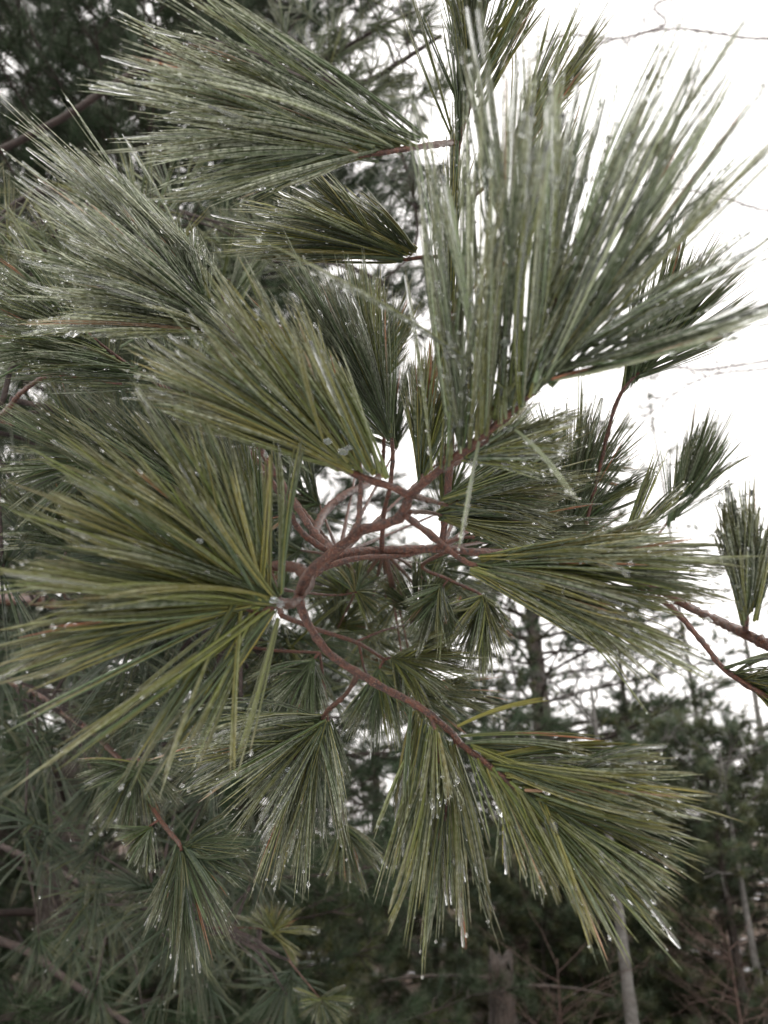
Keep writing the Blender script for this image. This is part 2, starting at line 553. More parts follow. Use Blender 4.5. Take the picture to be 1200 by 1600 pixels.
def shoot(tree, stem, guides, nb, mixw=GREEN, ice=0.5, jit=0.045, jd=0.10, sag=0.06, m=5, r=0.00036,
          spread=0.0016, split=False, bead=0.00062, n_mean=2.6, extra=None, S=6, K=3, label=None, mat=M_TWIG, tip_drop=0.12, fill=1.6, reach=1.0):
    """one leafy shoot: woody stem mesh (the part) with needle bundles and ice as its sub-parts"""
    part = wood('shoot', stem, mat, tree, K=10, knob=0.17, dens=320)
    if label:
        part['label'] = label
    n_named = nb
    nb = nb + int(nb * (fill if split else 1.1))
    g = np.array([list(x[:6]) for x in guides], float)
    wgt = np.array([x[6] if len(x) > 6 else 1.0 for x in guides])
    P0g = np.array([at(*x[:3]) for x in g])
    P2g = np.array([at(*x[3:6]) for x in g])
    G = len(g)
    sp0 = at(*stem[-1][:3])                                # leafy end of the shoot runs on inside the tuft
    aim_ = np.average(P2g, axis=0, weights=wgt) - sp0
    sp1 = sp0 + aim_ * 0.34
    bend_ = np.array([0, 0, 0.02]) * np.linalg.norm(aim_)
    rr_ = stem[-1][3]
    wood3('leafy_tip', [(*sp0, rr_), (*(sp0 * 0.5 + sp1 * 0.5 + bend_), rr_ * 0.8), (*sp1, rr_ * 0.5)], mat, part, K=8, knob=0.2, dens=480)
    segw = (wgt[:-1] + wgt[1:]) / 2
    cdf = np.concatenate([[0], np.cumsum(segw)])
    nl = max(3, int(nb / 2.6))                 # needles freeze together into locks
    ul = (np.arange(nl) + rng.uniform(-0.35, 1.35, nl)) / nl * cdf[-1]
    lock = rng.integers(0, nl, nb)
    u = np.clip(ul[lock] + rng.normal(0, 0.06, nb) * cdf[-1] / G, 0, cdf[-1] * 0.9999)
    s = np.clip(np.searchsorted(cdf, u, side='right') - 1, 0, G - 2)
    fr = ((u - cdf[s]) / segw[s])[:, None]
    P0 = P0g[s] * (1 - fr) + P0g[s + 1] * fr
    P2 = P2g[s] * (1 - fr) + P2g[s + 1] * fr
    L = np.linalg.norm(P2 - P0, axis=1)
    w_ = rng.uniform(0, 1, (nb, 1)) ** 1.3                 # how far out along the shoot the bundle sits
    P0 = P0 * (1 - w_) + (P0 * 0.35 + (sp0 + (sp1 - sp0) * w_) * 0.65) * w_ + rng.normal(0, 0.010, P0.shape) * L[:, None]
    P2 = P2 + (P2 - sp0) * w_ * 0.06
    view = unit(P2 - CAM)
    P2 = P2 + (rng.normal(0, jit * 1.1, (nl, 3))[lock] + rng.normal(0, 0.022, P2.shape)) * L[:, None] + view * (rng.normal(0, jd * 2.2, nl)[lock] * L)[:, None]
    stray = rng.random(nb) < 0.08
    P2 = P2 + np.where(stray[:, None], rng.normal(0, 0.2, P2.shape), 0) * L[:, None]
    sc = reach * (1.0 - np.abs(rng.normal(0, 0.13, nl))[lock] - np.abs(rng.normal(0, 0.06, nb))) * L / np.linalg.norm(P2 - P0, axis=1)
    sc = np.where(stray, sc * 0.85, sc)
    P2 = P0 + (P2 - P0) * np.clip(sc, 0.45, 1.25)[:, None]
    cols = pick_cols(nb, mixw)
    rust = rng.random(nb) < 0.024
    if extra:                                  # hand-placed needles: (guide, colour, ice)
        e0 = np.array([at(*x[0][:3]) for x in extra])
        e2 = np.array([at(*x[0][3:6]) for x in extra])
        P0, P2 = np.vstack([P0, e0]), np.vstack([P2, e2])
        cols = np.vstack([cols, np.array([COL[x[1]] for x in extra])])
        nb += len(extra)
        rust = np.concatenate([rust, [x[1] == 'rust' for x in extra]]).astype(bool)
    sg = rng.normal(sag, 0.02, nb) + np.concatenate([rng.normal(0, 0.05, nl)[lock], np.zeros(nb - len(lock))])
    ax = bundle_axes(P0, P2, sg, S)
    sp = spread * np.exp(rng.normal(0, 0.75, nb))
    if extra:
        sp[-len(extra):] = 0.0006
    icev = np.clip(rng.normal(ice, 0.18, nb), 0.05, 1.25)
    P, R, tint = bundle_needles(ax, m, sp, r, K, cols, icev, rust)
    if split:
        order = np.flatnonzero(rng.permutation(nb) < n_named)
        if extra:
            order = np.union1d(order, np.arange(nb - len(extra), nb))
        rest = np.setdiff1d(np.arange(nb), order)
        ri = (rest[:, None] * m + np.arange(m)).ravel()
        V, q = tubes(P[ri], R[ri], K)
        link('needles', mesh_from('needles', V, [q], M_NEEDLE, tint.reshape(-1, S * K, 4)[ri].reshape(-1, 4)), part, kind='stuff')
        for b in order:
            V, q = tubes(P[b * m:(b + 1) * m], R[b * m:(b + 1) * m], K)
            o = link('needle_bundle', mesh_from('needle_bundle', V, [q], M_NEEDLE, tint[b * m * S * K:(b + 1) * m * S * K]), part)
            if extra and b >= nb - len(extra) and extra[b - (nb - len(extra))][1] in ('dead', 'tan'):
                o['label'] = 'dead rusty orange needles among the green'
    else:
        V, q = tubes(P, R, K)
        link('needles', mesh_from('needles', V, [q], M_NEEDLE, tint), part, kind='stuff')
    glaze(part, P, ax, sp, icev, bead, n_mean, tip_drop)
    return part


def ice_lump(part, px, py, d, r):
    V, f = SPH_V.copy(), SPH_F
    sv, sf = sphere_template(12, 8)
    V = sv * (1 + rng.normal(0, 0.16, (len(sv), 1))) * np.array([1.2, 0.9, 0.8])
    link('ice_lump', mesh_from('ice_lump', at(px, py, d) + V * r * 0.55, [sf], M_SLUSH), part)


# ------------------------------------------------------------------ ground
def make_ground():
    xs = np.concatenate([[-300, -120, -60], np.linspace(-30, 30, 81), [60, 120, 300]])
    ys = np.concatenate([[-60, -20], np.linspace(-6, 60, 89), [90, 150, 300]])
    X, Y = np.meshgrid(xs, ys)
    Z = np.vectorize(ground_z)(X, Y) + rng.normal(0, 0.012, X.shape)
    V = np.stack([X, Y, Z], -1).reshape(-1, 3)
    nx, ny = len(xs), len(ys)
    i, j = np.meshgrid(np.arange(nx - 1), np.arange(ny - 1))
    a = (j * nx + i).ravel()
    q = np.stack([a, a + 1, a + nx + 1, a + nx], 1)
    link('ground', mesh_from('ground', V, [q], M_GROUND), kind='structure', label='forest floor of brown leaf litter with thin snow patches')


make_ground()


# ------------------------------------------------------------------ trees standing behind
def tuft_needles(pos, axis, n, length, r, mixw, ice, droop=0.12, cone=0.55):
    """thin three-sided needles (ring + tip) in brush-like tufts"""
    N = len(pos)
    A = np.repeat(axis, n, 0)
    P0 = np.repeat(pos, n, 0) - A * rng.uniform(0, 0.75, (N * n, 1)) * length
    D = unit(A * rng.uniform(0.55, 1.0, (N * n, 1)) + rng.normal(0, cone, (N * n, 3)) + np.array([[0, 0, -droop]]))
    P1 = P0 + D * length * rng.uniform(0.65, 1.1, (N * n, 1))
    rr = r * rng.uniform(0.9, 1.4, (N * n, 1))
    U = unit(np.cross(D, rng.normal(0, 1, D.shape)))
    W = np.cross(D, U)
    V = np.stack([P0 + U * rr, P0 - U * rr * 0.5 + W * rr * 0.87, P0 - U * rr * 0.5 - W * rr * 0.87, P1], 1).reshape(-1, 3)
    k = np.arange(N * n)[:, None] * 4
    f = np.concatenate([k + [[0, 1, 3]], k + [[1, 2, 3]], k + [[2, 0, 3]]])
    c = np.repeat(pick_cols(N, mixw), n, 0) * rng.uniform(0.8, 1.2, (N * n, 1))
    tint = np.concatenate([c, np.clip(rng.normal(ice, 0.15, (N * n, 1)), 0, 1)], 1)
    return V, f, np.repeat(tint, 4, 0)


def in_view(P, margin=260):
    x, y, d = project(P)
    return (d > 0.3) & (x > -margin) & (x < 1200 + margin) & (y > -margin) & (y < 1600 + margin)


SPRAYS = {}


def spray(ln, style, n, nlen, nr, mixw, ice, twig_gap, twig_len, keep, thick, variant):
    """one leafy limb along +X: (wood mesh, needle mesh), shared by alike limbs"""
    key = (ln, style, variant)
    if key in SPRAYS:
        return SPRAYS[key]
    t = np.linspace(0, 1, 7)[:, None]
    side = np.array([0, 1.0, 0])
    dr = np.array([1.0, 0, 0])
    path = dr * ln * t + np.array([[0, 0, 1]]) * ln * (-0.28 * t * t + 0.22 * t ** 3) + side * rng.normal(0, 0.05) * ln * np.sin(t * 3)
    rad = max(0.003, 0.010 * ln ** 0.8 * thick)
    V, f1, cap = wood_mesh_data(np.concatenate([path, rad * (1 - 0.85 * t)], 1), 6, 0.08, 14)
    o = len(V)
    tw0, tw1, TP, TA = [], [], [], []
    nt_ = max(3, int(ln * 0.75 / twig_gap))
    for j in range(nt_):
        x = min(0.22 + 0.78 * (j + rng.random() * 0.8) / nt_, 1.0)
        pp = np.array([np.interp(x, t[:, 0], path[:, c]) for c in range(3)])
        sgn = 1 if j % 2 else -1
        d = unit(dr * rng.uniform(0.5, 1.0) + side * sgn * rng.uniform(0.4, 1.0) + np.array([0, 0, rng.uniform(-0.25, 0.5)]))
        l2 = twig_len * rng.uniform(0.5, 1.15) * (1.1 - 0.5 * x)
        tw0.append(pp)
        tw1.append(pp + d * l2)
        for q_ in range(4):
            if rng.random() > keep:
                continue
            fx = (1.0, 0.62, 0.82, 0.4)[q_]
            d2 = d if q_ == 0 else unit(d + (rng.normal(0, 0.55, 3)))
            st = pp + d * l2 * fx
            en = st + d2 * nlen * (0.2 if q_ == 0 else 0.9)
            TP.append(en)
            TA.append(d2)
            if q_:
                tw0.append(st)
                tw1.append(en)
    TP.append(path[-1])
    TA.append(unit(path[-1] - path[-2]))
    tw0, tw1 = np.array(tw0), np.array(tw1)
    V2, q = tubes(np.stack([tw0, (tw0 + tw1) / 2 + rng.normal(0, 0.015, tw0.shape), tw1], 1), np.repeat([[0.0042, 0.003, 0.002]], len(tw0), 0) * (1 + 0.4 * (nr > 0.0015)), 3)
    wm = mesh_from('limb', np.vstack([V, V2]), [np.vstack([f1, q + o]), cap], M_LIMB)
    V, f, tint = tuft_needles(np.array(TP), np.array(TA), n, nlen, nr, mixw, ice)
    nm = mesh_from('needles', V, [f], M_NEEDLE_FAR, tint)
    SPRAYS[key] = (wm, nm)
    return SPRAYS[key]


LENGTHS = (0.35, 0.6, 0.9, 1.3, 1.9, 2.7)


def pine(label, base, H, r0, c0, llen, gap=0.45, per=5, twig_gap=0.16, twig_len=0.42, n=22, nlen=0.095, nr=0.0011,
         mixw=None, ice=0.15, up=0.20, seed=1, lean=(0, 0), bark=M_TRUNK, group=None, keep=1.0, cat='pine tree', power=0.75, style='mid', nvar=3):
    global rng
    save, rng = rng, np.random.default_rng(seed)
    base = np.asarray(base, float)
    tr = thing('pine_tree', label, cat, base, group)
    zs = np.linspace(-0.1, H, 14)
    tp = np.stack([base[0] + lean[0] * zs / H + 0.02 * np.sin(zs * 1.3 + seed), base[1] + lean[1] * zs / H + 0.02 * np.cos(zs * 1.1), base[2] + zs,
                   r0 * (1 - 0.85 * np.clip(zs, 0, H) / H) * np.where(zs < 0.1, 1.25, 1)], 1)
    wood3('trunk', tp, bark, tr, K=14, knob=0.05, dens=12)
    z = c0
    while z < H - 0.1:
        f = (z - c0) / (H - c0)
        k = per if rng.random() < 0.8 else per - 1
        a0 = rng.uniform(0, 6.28)
        for i in range(k):
            a = a0 + i * 6.28 / k + rng.normal(0, 0.25)
            ln = llen * (1 - f) ** power * rng.uniform(0.6, 1.12) + 0.2
            el = up + 0.35 * f + rng.normal(0, 0.10)
            zz = z + rng.normal(0, gap * 0.2)
            p0 = np.array([np.interp(zz, zs, tp[:, 0]), np.interp(zz, zs, tp[:, 1]), base[2] + zz])
            p1 = p0 + ln * np.array([math.cos(a) * math.cos(el), math.sin(a) * math.cos(el), math.sin(el)])
            if not in_view(np.stack([p0, (p0 + p1) / 2, p1])).any():
                continue
            L0 = min(LENGTHS, key=lambda q: abs(q - ln))
            wm, nm = spray(L0, style, n, nlen, nr, mixw, ice, twig_gap, twig_len, keep, (r0 / 0.12) ** 0.5, int(rng.integers(nvar)))
            lo = link('limb', wm, tr)
            sc_ = min(1.25, max(0.8, ln / L0))
            lo.location = p0
            lo.rotation_euler = (rng.normal(0, 0.25), -el, a)
            lo.scale = (sc_, sc_ * (1 if rng.random() < 0.5 else -1), sc_)
            link('needles', nm, lo, kind='stuff')
        z += gap * rng.uniform(0.8, 1.25) * (1 - 0.4 * f)
    rng = save
    return tr


FAR = {'shade': 2, 'teal': 4, 'moss': 2}
# left: the nearest neighbour, its trunk low at the left, boughs over the whole left edge
NEAR = dict(style='near', n=56, nlen=0.105, nr=0.0010, mixw={'shade': 4, 'teal': 3}, ice=0.02, twig_gap=0.075, twig_len=0.36)
YOUNG = dict(style='young', n=46, nlen=0.10, nr=0.0015, mixw={'shade': 1, 'teal': 3, 'moss': 3, 'deep': 2}, ice=0.15, twig_gap=0.065, twig_len=0.36)
AFAR = dict(style='afar', n=24, nlen=0.115, nr=0.0028, mixw=FAR, ice=0.1, twig_gap=0.12, twig_len=0.5)
THIN = dict(style='thin', n=16, nlen=0.12, nr=0.0034, mixw=FAR, ice=0.1, twig_gap=0.25, twig_len=0.45, keep=0.5)
pine('dark pine whose boughs fill the upper left behind the icy branch', stand(112, 3.6), 10.5, 0.095, 0.5, 1.9, gap=0.21, per=7, seed=3, power=0.35, **NEAR)
pine('tall pine with a bare dark trunk standing right of centre', stand(858, 9.5), 6.4, 0.19, 1.0, 2.9, gap=0.34, seed=5, power=0.35, **AFAR)
pine('slender pine with a thin pale trunk at the right edge', stand(1215, 13), 6.4, 0.085, 2.4, 1.5, gap=0.6, seed=8, bark=M_BIRCH, **THIN)
pine('thin distant pine topping out in the white sky at right', stand(1113, 16), 12.4, 0.075, 6.0, 1.3, gap=0.8, per=3, seed=9, bark=M_BIRCH, **THIN)
pine('pine glimpsed between the hanging tufts low in the centre', stand(585, 12), 5.6, 0.09, 0.8, 2.0, gap=0.36, seed=12, **AFAR)
pine('bushy young pine at the lower right, its top below the pale trunk', stand(1120, 6.6), 2.4, 0.045, 0.2, 1.25, gap=0.16, seed=14, **YOUNG)
pine('low young pine beside the grey birch trunk', stand(900, 7.4), 1.85, 0.04, 0.15, 1.15, gap=0.15, seed=15, **YOUNG)
pine('young pine with olive tips at the bottom left of centre', stand(400, 4.6), 1.35, 0.03, 0.1, 0.85, gap=0.12, seed=16, **dict(YOUNG, style='olive', mixw={'moss': 3, 'olive': 2, 'teal': 1}, nr=0.0012, n=46))
pine('shadowy young pine behind the broken stump', stand(680, 8.2), 1.9, 0.04, 0.12, 1.15, gap=0.15, seed=17, **YOUNG)
pine('dark young pine in the bottom left corner beside the trunk', stand(215, 5.6), 2.1, 0.04, 0.15, 1.0, gap=0.15, seed=18, **YOUNG)
pine('dark pine filling the left edge below the brown limb', stand(-60, 6.5), 3.6, 0.06, 0.3, 1.3, gap=0.18, seed=19, **YOUNG)
pine('mid-distance pine behind the hanging tufts left of centre', stand(400, 9.5), 3.6, 0.07, 0.3, 1.6, gap=0.24, seed=20, **AFAR)
pine('mid-distance pine just right of the birch trunk', stand(1030, 12), 3.6, 0.07, 0.3, 1.8, gap=0.26, seed=31, **AFAR)
pine('small young pine right of the grey birch trunk, low to the ground', stand(1010, 7.2), 1.75, 0.035, 0.1, 1.0, gap=0.15, seed=41, **YOUNG)
pine('small young pine behind the stump and the birch, low and wide', stand(840, 7.0), 1.3, 0.03, 0.1, 0.9, gap=0.14, seed=42, **YOUNG)
pine('open pine crown rising behind the tufts that stream right', stand(1000, 10.5), 5.0, 0.08, 1.6, 1.9, gap=0.5, per=4, seed=44, power=0.4, **dict(AFAR, style='airy', keep=0.7))
pine('mid-distance pine behind the tall trunk right of centre', stand(790, 13), 4.2, 0.07, 0.3, 2.0, gap=0.28, seed=32, **AFAR)


# pale trunks, stump, bare shrubs
def bare_tree(name, label, cat, base, H, r0, mat, nb, blen, seed, low=0.35, depth=3, group=None, lean=0.0):
    g = np.random.default_rng(seed)
    base = np.asarray(base, float)
    tr = thing(name, label, cat, base, group)
    zs = np.linspace(-0.08, H, 12)
    tp = np.stack([base[0] + lean * zs + 0.03 * np.sin(zs * 0.9 + seed), base[1] + 0.03 * np.cos(zs + seed), base[2] + zs, r0 * (1 - 0.8 * np.clip(zs, 0, H) / H)], 1)
    wood3('trunk', tp, mat, tr, K=12, knob=0.04, dens=14)
    P, R = [], []

    def grow(p, d, ln, r, lv):
        t = np.linspace(0, 1, 6)[:, None]
        bend = g.normal(0, 0.16, 3)
        path = p + d * ln * t + bend * ln * t * t + g.normal(0, 0.012, (6, 3)) * ln
        P.append(path)
        R.append(r * (1 - 0.7 * t[:, 0]))
        if lv == 0:
            return
        for _ in range(g.integers(2, 5)):
            x = g.uniform(0.3, 1)
            pp = np.array([np.interp(x, t[:, 0], path[:, c]) for c in range(3)])
            grow(pp, unit(d + g.normal(0, 0.55, 3)), ln * g.uniform(0.35, 0.6), r * 0.5, lv - 1)

    for i in range(nb):
        z = H * g.uniform(low, 0.98)
        a = g.uniform(0, 6.28)
        p = np.array([np.interp(z, zs, tp[:, c]) for c in range(3)])
        grow(p, unit(np.array([math.cos(a), math.sin(a), g.uniform(0.3, 1.1)])), blen * g.uniform(0.5, 1.1), r0 * 0.28, depth)
    V, q = tubes(np.array(P), np.array(R), 4)
    link('crown', mesh_from('crown', V, [q], mat), tr, kind='stuff')
    return tr


bare_tree('birch_tree', 'grey birch trunk rising from the bottom edge at lower right', 'birch tree', stand(952, 5.6), 2.6, 0.050, M_BIRCH, 7, 0.7, 21, low=0.6)
bare_tree('birch_tree', 'faint pale trunk at the bottom right corner', 'birch tree', stand(1150, 6.1), 2.2, 0.036, M_BIRCH, 7, 0.8, 22, low=0.5)
bare_tree('bare_shrub', 'russet bare shrub at the lower right corner', 'shrub', stand(1120, 5.6), 0.95, 0.014, M_RUSSET, 34, 0.5, 23, low=0.03)
bare_tree('bare_shrub', 'brown bare shrub between the stump and the grey birch trunk', 'shrub', stand(860, 5.4), 0.8, 0.012, M_RUSSET, 22, 0.55, 24, low=0.03)
bare_tree('bare_shrub', 'grey brown bare shrub between the low pines left of centre', 'shrub', stand(520, 10), 2.0, 0.02, M_BARE, 26, 0.9, 25, low=0.03)
bare_tree('bare_shrub', 'thin bare shrub in front of the snow patch at lower left', 'shrub', stand(40, 7.5), 1.3, 0.016, M_BARE, 22, 0.6, 26, low=0.03)


def make_stump():
    b = stand(772, 6.0)
    tr = thing('tree_stump', 'dark broken stump with dead side branches at the bottom edge', 'stump', b)
    pts = [(*(b + [0, 0, z]), r) for z, r in ((-0.1, 0.13), (0.1, 0.105), (0.4, 0.095), (0.72, 0.09))]
    V, f, cap = wood_mesh_data(pts, 16, 0.05, 26)
    top = V[:, 2] > b[2] + 0.66
    V[top, 2] += rng.uniform(-0.05, 0.09, top.sum())
    link('trunk', mesh_from('trunk', V, [f, cap], M_TRUNK), tr)
    for a, l, z in ((0.2, 0.75, 0.55), (2.9, 0.9, 0.6), (-0.6, 0.5, 0.35), (3.5, 0.6, 0.3)):
        d = np.array([math.cos(a), -0.3, 0.25 * math.sin(a * 3)])
        wood3('dead_branch', [(*(b + [0, 0, z] + d * l * t + np.array([0, 0, -0.12 * t * t])), 0.016 * (1 - 0.7 * t)) for t in (0, 0.3, 0.65, 1)], M_TRUNK, tr, K=7, dens=30)


make_stump()


# bare tree standing off to the right: only its twigs reach the frame against the sky
def make_twigs():
    b = stand(1640, 5.2)
    tr = thing('bare_tree', 'leafless tree whose fine twigs cross the sky at upper right', 'bare tree', b)
    top = at(1500, -300, 5.0)
    tp = [(*(b + np.array([0, 0, -0.1])), 0.10), (*(b * 0.6 + np.array([top[0], top[1], 2.0]) * 0.4), 0.085), (*at(1520, 300, 5.0), 0.06), (*top, 0.035)]
    wood3('trunk', tp, M_BARE, tr, K=12, knob=0.05, dens=14)
    g = np.random.default_rng(41)
    runs = [[(1512, 100, 5.0), (1330, 60, 4.9), (1180, 60, 4.8), (1060, 45, 4.7), (960, 60, 4.6), (880, 55, 4.6), (840, 90, 4.6)],
            [(1512, 0, 5.0), (1300, -40, 4.9), (1040, 0, 4.7), (1035, 40, 4.7), (905, 75, 4.6), (870, 90, 4.6)],
            [(1520, 330, 5.0), (1400, 450, 4.9), (1260, 545, 4.8), (1120, 575, 4.7), (1040, 575, 4.6), (980, 590, 4.6)],
            [(1522, 380, 5.0), (1380, 520, 4.9), (1230, 570, 4.8), (1100, 590, 4.7), (1010, 650, 4.6)],
            [(1520, 300, 5.0), (1350, 360, 4.9), (1200, 330, 4.8), (1090, 300, 4.7), (900, 280, 4.6)]]
    for run in runs:
        pts = np.array([at(*p) for p in run])
        rad = np.linspace(0.007, 0.0025, len(pts))
        br = wood3('branch', np.concatenate([pts, rad[:, None]], 1), M_BARE, tr, K=6, dens=25)
        sm = smooth_path(pts, 60)
        P, R = [], []
        for i in range(15, 60, 2):
            p, d0 = sm[i], unit(sm[i] - sm[i - 1])
            for _ in range(2):
                d = unit(d0 + g.normal(0, 0.7, 3))
                l = g.uniform(0.15, 0.5)
                t = np.linspace(0, 1, 6)[:, None]
                path = p + d * l * t + g.normal(0, 0.3, 3) * l * t * t + g.normal(0, 0.02, (6, 3)) * l
                P.append(path)
                R.append(0.0022 * (1 - 0.6 * t[:, 0]))
                for _ in range(2):
                    k = g.integers(2, 6)
                    d2 = unit(d + g.normal(0, 0.7, 3))
                    l2 = l * g.uniform(0.3, 0.6)
                    P.append(path[k] + d2 * l2 * t + g.normal(0, 0.25, 3) * l2 * t * t)
                    R.append(0.0016 * (1 - 0.6 * t[:, 0]))
        V, q = tubes(np.array(P), np.array(R), 4)
        link('twigs', mesh_from('twigs', V, [q], M_BARE), br, kind='stuff')


make_twigs()


# the far wood beyond the clearing: bare stems reading as one grey mass
def make_far_wood():
    g = np.random.default_rng(77)
    P, R = [], []
    for i in range(520):
        y = g.uniform(38, 85)
        x = g.uniform(-0.75, 0.75) * y
        h = g.uniform(2.5, 5.0) + 0.05 * y
        t = np.linspace(0, 1, 3)[:, None]
        b = np.array([x, y, -0.2])
        path = b + np.array([g.normal(0, 0.04), 0, 1]) * h * t
        P.append(path)
        R.append(g.uniform(0.03, 0.09) * (1 - 0.8 * t[:, 0]))
        for _ in range(14):
            k = g.uniform(0.2, 0.98)
            p = b + np.array([0, 0, 1]) * h * k
            a = g.uniform(0, 6.28)
            d = unit(np.array([math.cos(a), math.sin(a), g.uniform(0.3, 1.3)]))
            l = g.uniform(0.6, 2.4) * (1.2 - 0.7 * k)
            P.append(p + d * l * t + g.normal(0, 0.15, 3) * l * t * t)
            R.append(0.018 * (1 - 0.6 * t[:, 0]))
    V, q = tubes(np.array(P), np.array(R), 3)
    link('far_wood', mesh_from('far_wood', V, [q], M_BARE), kind='stuff', label='distant leafless wood reading as one grey brown mass', category='woodland')


make_far_wood()
# ------------------------------------------------------------------ the icy white pine in front
tbase = at(-820, HORIZON, 2.3)
tbase[2] = ground_z(tbase[0], tbase[1])
T = thing('pine_tree', 'white pine whose ice-glazed needle tufts fill the foreground', 'pine tree', tbase)
tz = [(-0.1, 0.16), (0.15, 0.135), (1.0, 0.12), (2.5, 0.10), (4.5, 0.06), (6.5, 0.02)]
wood3('trunk', [(tbase[0] + 0.03 * z, tbase[1], tbase[2] + z, r) for z, r in tz], M_TRUNK, T, K=16, knob=0.05, dens=14)


def trunk_pt(z):
    return (tbase[0] + 0.03 * z, tbase[1], tbase[2] + z)


def limb(first, pts, mat=M_TWIG, **k):
    p = [(*at(a, b, d), r) for a, b, d, r in pts]
    if first:
        p = [first] + p
    return wood3('branch', p, mat, T, **k)


mm = 0.001
# main limb from the trunk, coming in from the left behind everything
limb((*trunk_pt(1.75), 0.022), [(-300, 930, 1.7, 0.016), (0, 935, 1.15, 0.012), (110, 945, .95, 0.010), (200, 915, .80, 0.008), (420, 885, .58, 6 * mm), (480, 905, .44, 4.4 * mm), (468, 928, .335, 3.6 * mm)])
# S-shaped front branch
limb(None, [(468, 928, .335, 3.3 * mm), (482, 895, .322, 3.1 * mm), (508, 872, .32, 2.9 * mm), (548, 842, .32, 3.0 * mm), (560, 830, .318, 3.3 * mm), (592, 821, .314, 2.9 * mm), (620, 812, .309, 3.0 * mm), (634, 790, .303, 2.7 * mm), (641, 772, .30, 2.8 * mm)])
limb(None, [(466, 930, .333, 2.9 * mm), (478, 968, .335, 2.7 * mm), (512, 1018, .34, 2.5 * mm), (560, 1052, .345, 2.6 * mm), (610, 1080, .345, 2.4 * mm), (660, 1108, .34, 2.3 * mm), (700, 1140, .335, 2.2 * mm), (722, 1165, .33, 1.9 * mm)])
limb(None, [(466, 935, .333, 2.9 * mm), (452, 945, .31, 2.6 * mm), (436, 942, .292, 2.4 * mm), (415, 955, .285, 2 * mm)])
# branch crossing behind to the right edge
limb(None, [(480, 905, .44, 4.2 * mm), (530, 868, .46, 4 * mm), (600, 860, .48, 3.9 * mm), (690, 858, .50, 3.8 * mm), (780, 868, .52, 3.5 * mm), (900, 885, .52, 3.4 * mm), (1010, 915, .46, 3.2 * mm), (1090, 955, .40, 3.1 * mm), (1165, 990, .33, 3.2 * mm), (1240, 1030, .31, 3.4 * mm)])
limb(None, [(500, 888, .45, 3 * mm), (560, 872, .46, 2.4 * mm), (640, 866, .49, 2.2 * mm), (720, 840, .50, 2 * mm)])
limb(None, [(980, 905, .475, 2.6 * mm), (1050, 950, .45, 2.4 * mm), (1095, 1000, .43, 2.3 * mm), (1135, 1048, .41, 2.2 * mm), (1200, 1090, .39, 2 * mm)])
# branches going up-left from the fork
limb(None, [(530, 868, .46, 3.6 * mm), (490, 830, .47, 3.3 * mm), (450, 770, .48, 3 * mm), (415, 715, .48, 2.8 * mm), (372, 640, .47, 2.5 * mm), (345, 560, .46, 2.2 * mm)])
limb(None, [(525, 870, .46, 3 * mm), (470, 830, .44, 2.6 * mm), (440, 775, .43, 2.5 * mm), (385, 700, .43, 2.3 * mm), (330, 655, .43, 2.2 * mm), (265, 610, .43, 2 * mm)])
limb(None, [(490, 835, .47, 4.2 * mm), (508, 800, .55, 4.2 * mm), (540, 772, .6, 4.2 * mm), (590, 745, .68, 3.4 * mm), (600, 690, .66, 2.4 * mm), (592, 640, .62, 1.8 * mm)])
# little upright spurs on the S branch
limb(None, [(558, 832, .315, 1.9 * mm), (562, 790, .325, 1.6 * mm), (563, 735, .33, 1.4 * mm), (552, 690, .335, 1.2 * mm)], dens=400)
limb(None, [(596, 862, .478, 2.2 * mm), (600, 800, .45, 2 * mm), (608, 768, .425, 1.8 * mm), (614, 720, .42, 1.8 * mm)], dens=400)
# leader climbing past the front tuft
limb(None, [(690, 858, .50, 3.2 * mm), (700, 760, .47, 3.2 * mm), (706, 620, .45, 3.0 * mm), (704, 480, .44, 2.9 * mm), (708, 400, .44, 2.8 * mm), (710, 300, .42, 2.7 * mm), (716, 222, .41, 2.6 * mm), (735, 150, .40, 2.5 * mm), (742, 40, .39, 2.3 * mm)])
# thinner back branches low in the centre
limb(None, [(440, 962, .46, 2.4 * mm), (500, 985, .50, 2.2 * mm), (560, 1005, .54, 2 * mm), (600, 1030, .57, 1.8 * mm)], dens=200)
limb(None, [(420, 885, .58, 3 * mm), (430, 920, .50, 2.8 * mm), (440, 962, .46, 2.4 * mm)])
limb(None, [(555, 1003, .54, 1.4 * mm), (600, 985, .57, 1.3 * mm), (640, 975, .6, 1.2 * mm)])
limb(None, [(700, 860, .50, 2 * mm), (660, 885, .55, 1.9 * mm), (700, 905, .57, 1.8 * mm), (745, 925, .58, 1.6 * mm)])
limb(None, [(330, 1000, .75, 2 * mm), (420, 1015, .66, 2 * mm), (500, 1020, .6, 1.6 * mm)])
limb(None, [(420, 885, .58, 3 * mm), (370, 950, .68, 2.6 * mm), (330, 1000, .75, 2.2 * mm)])
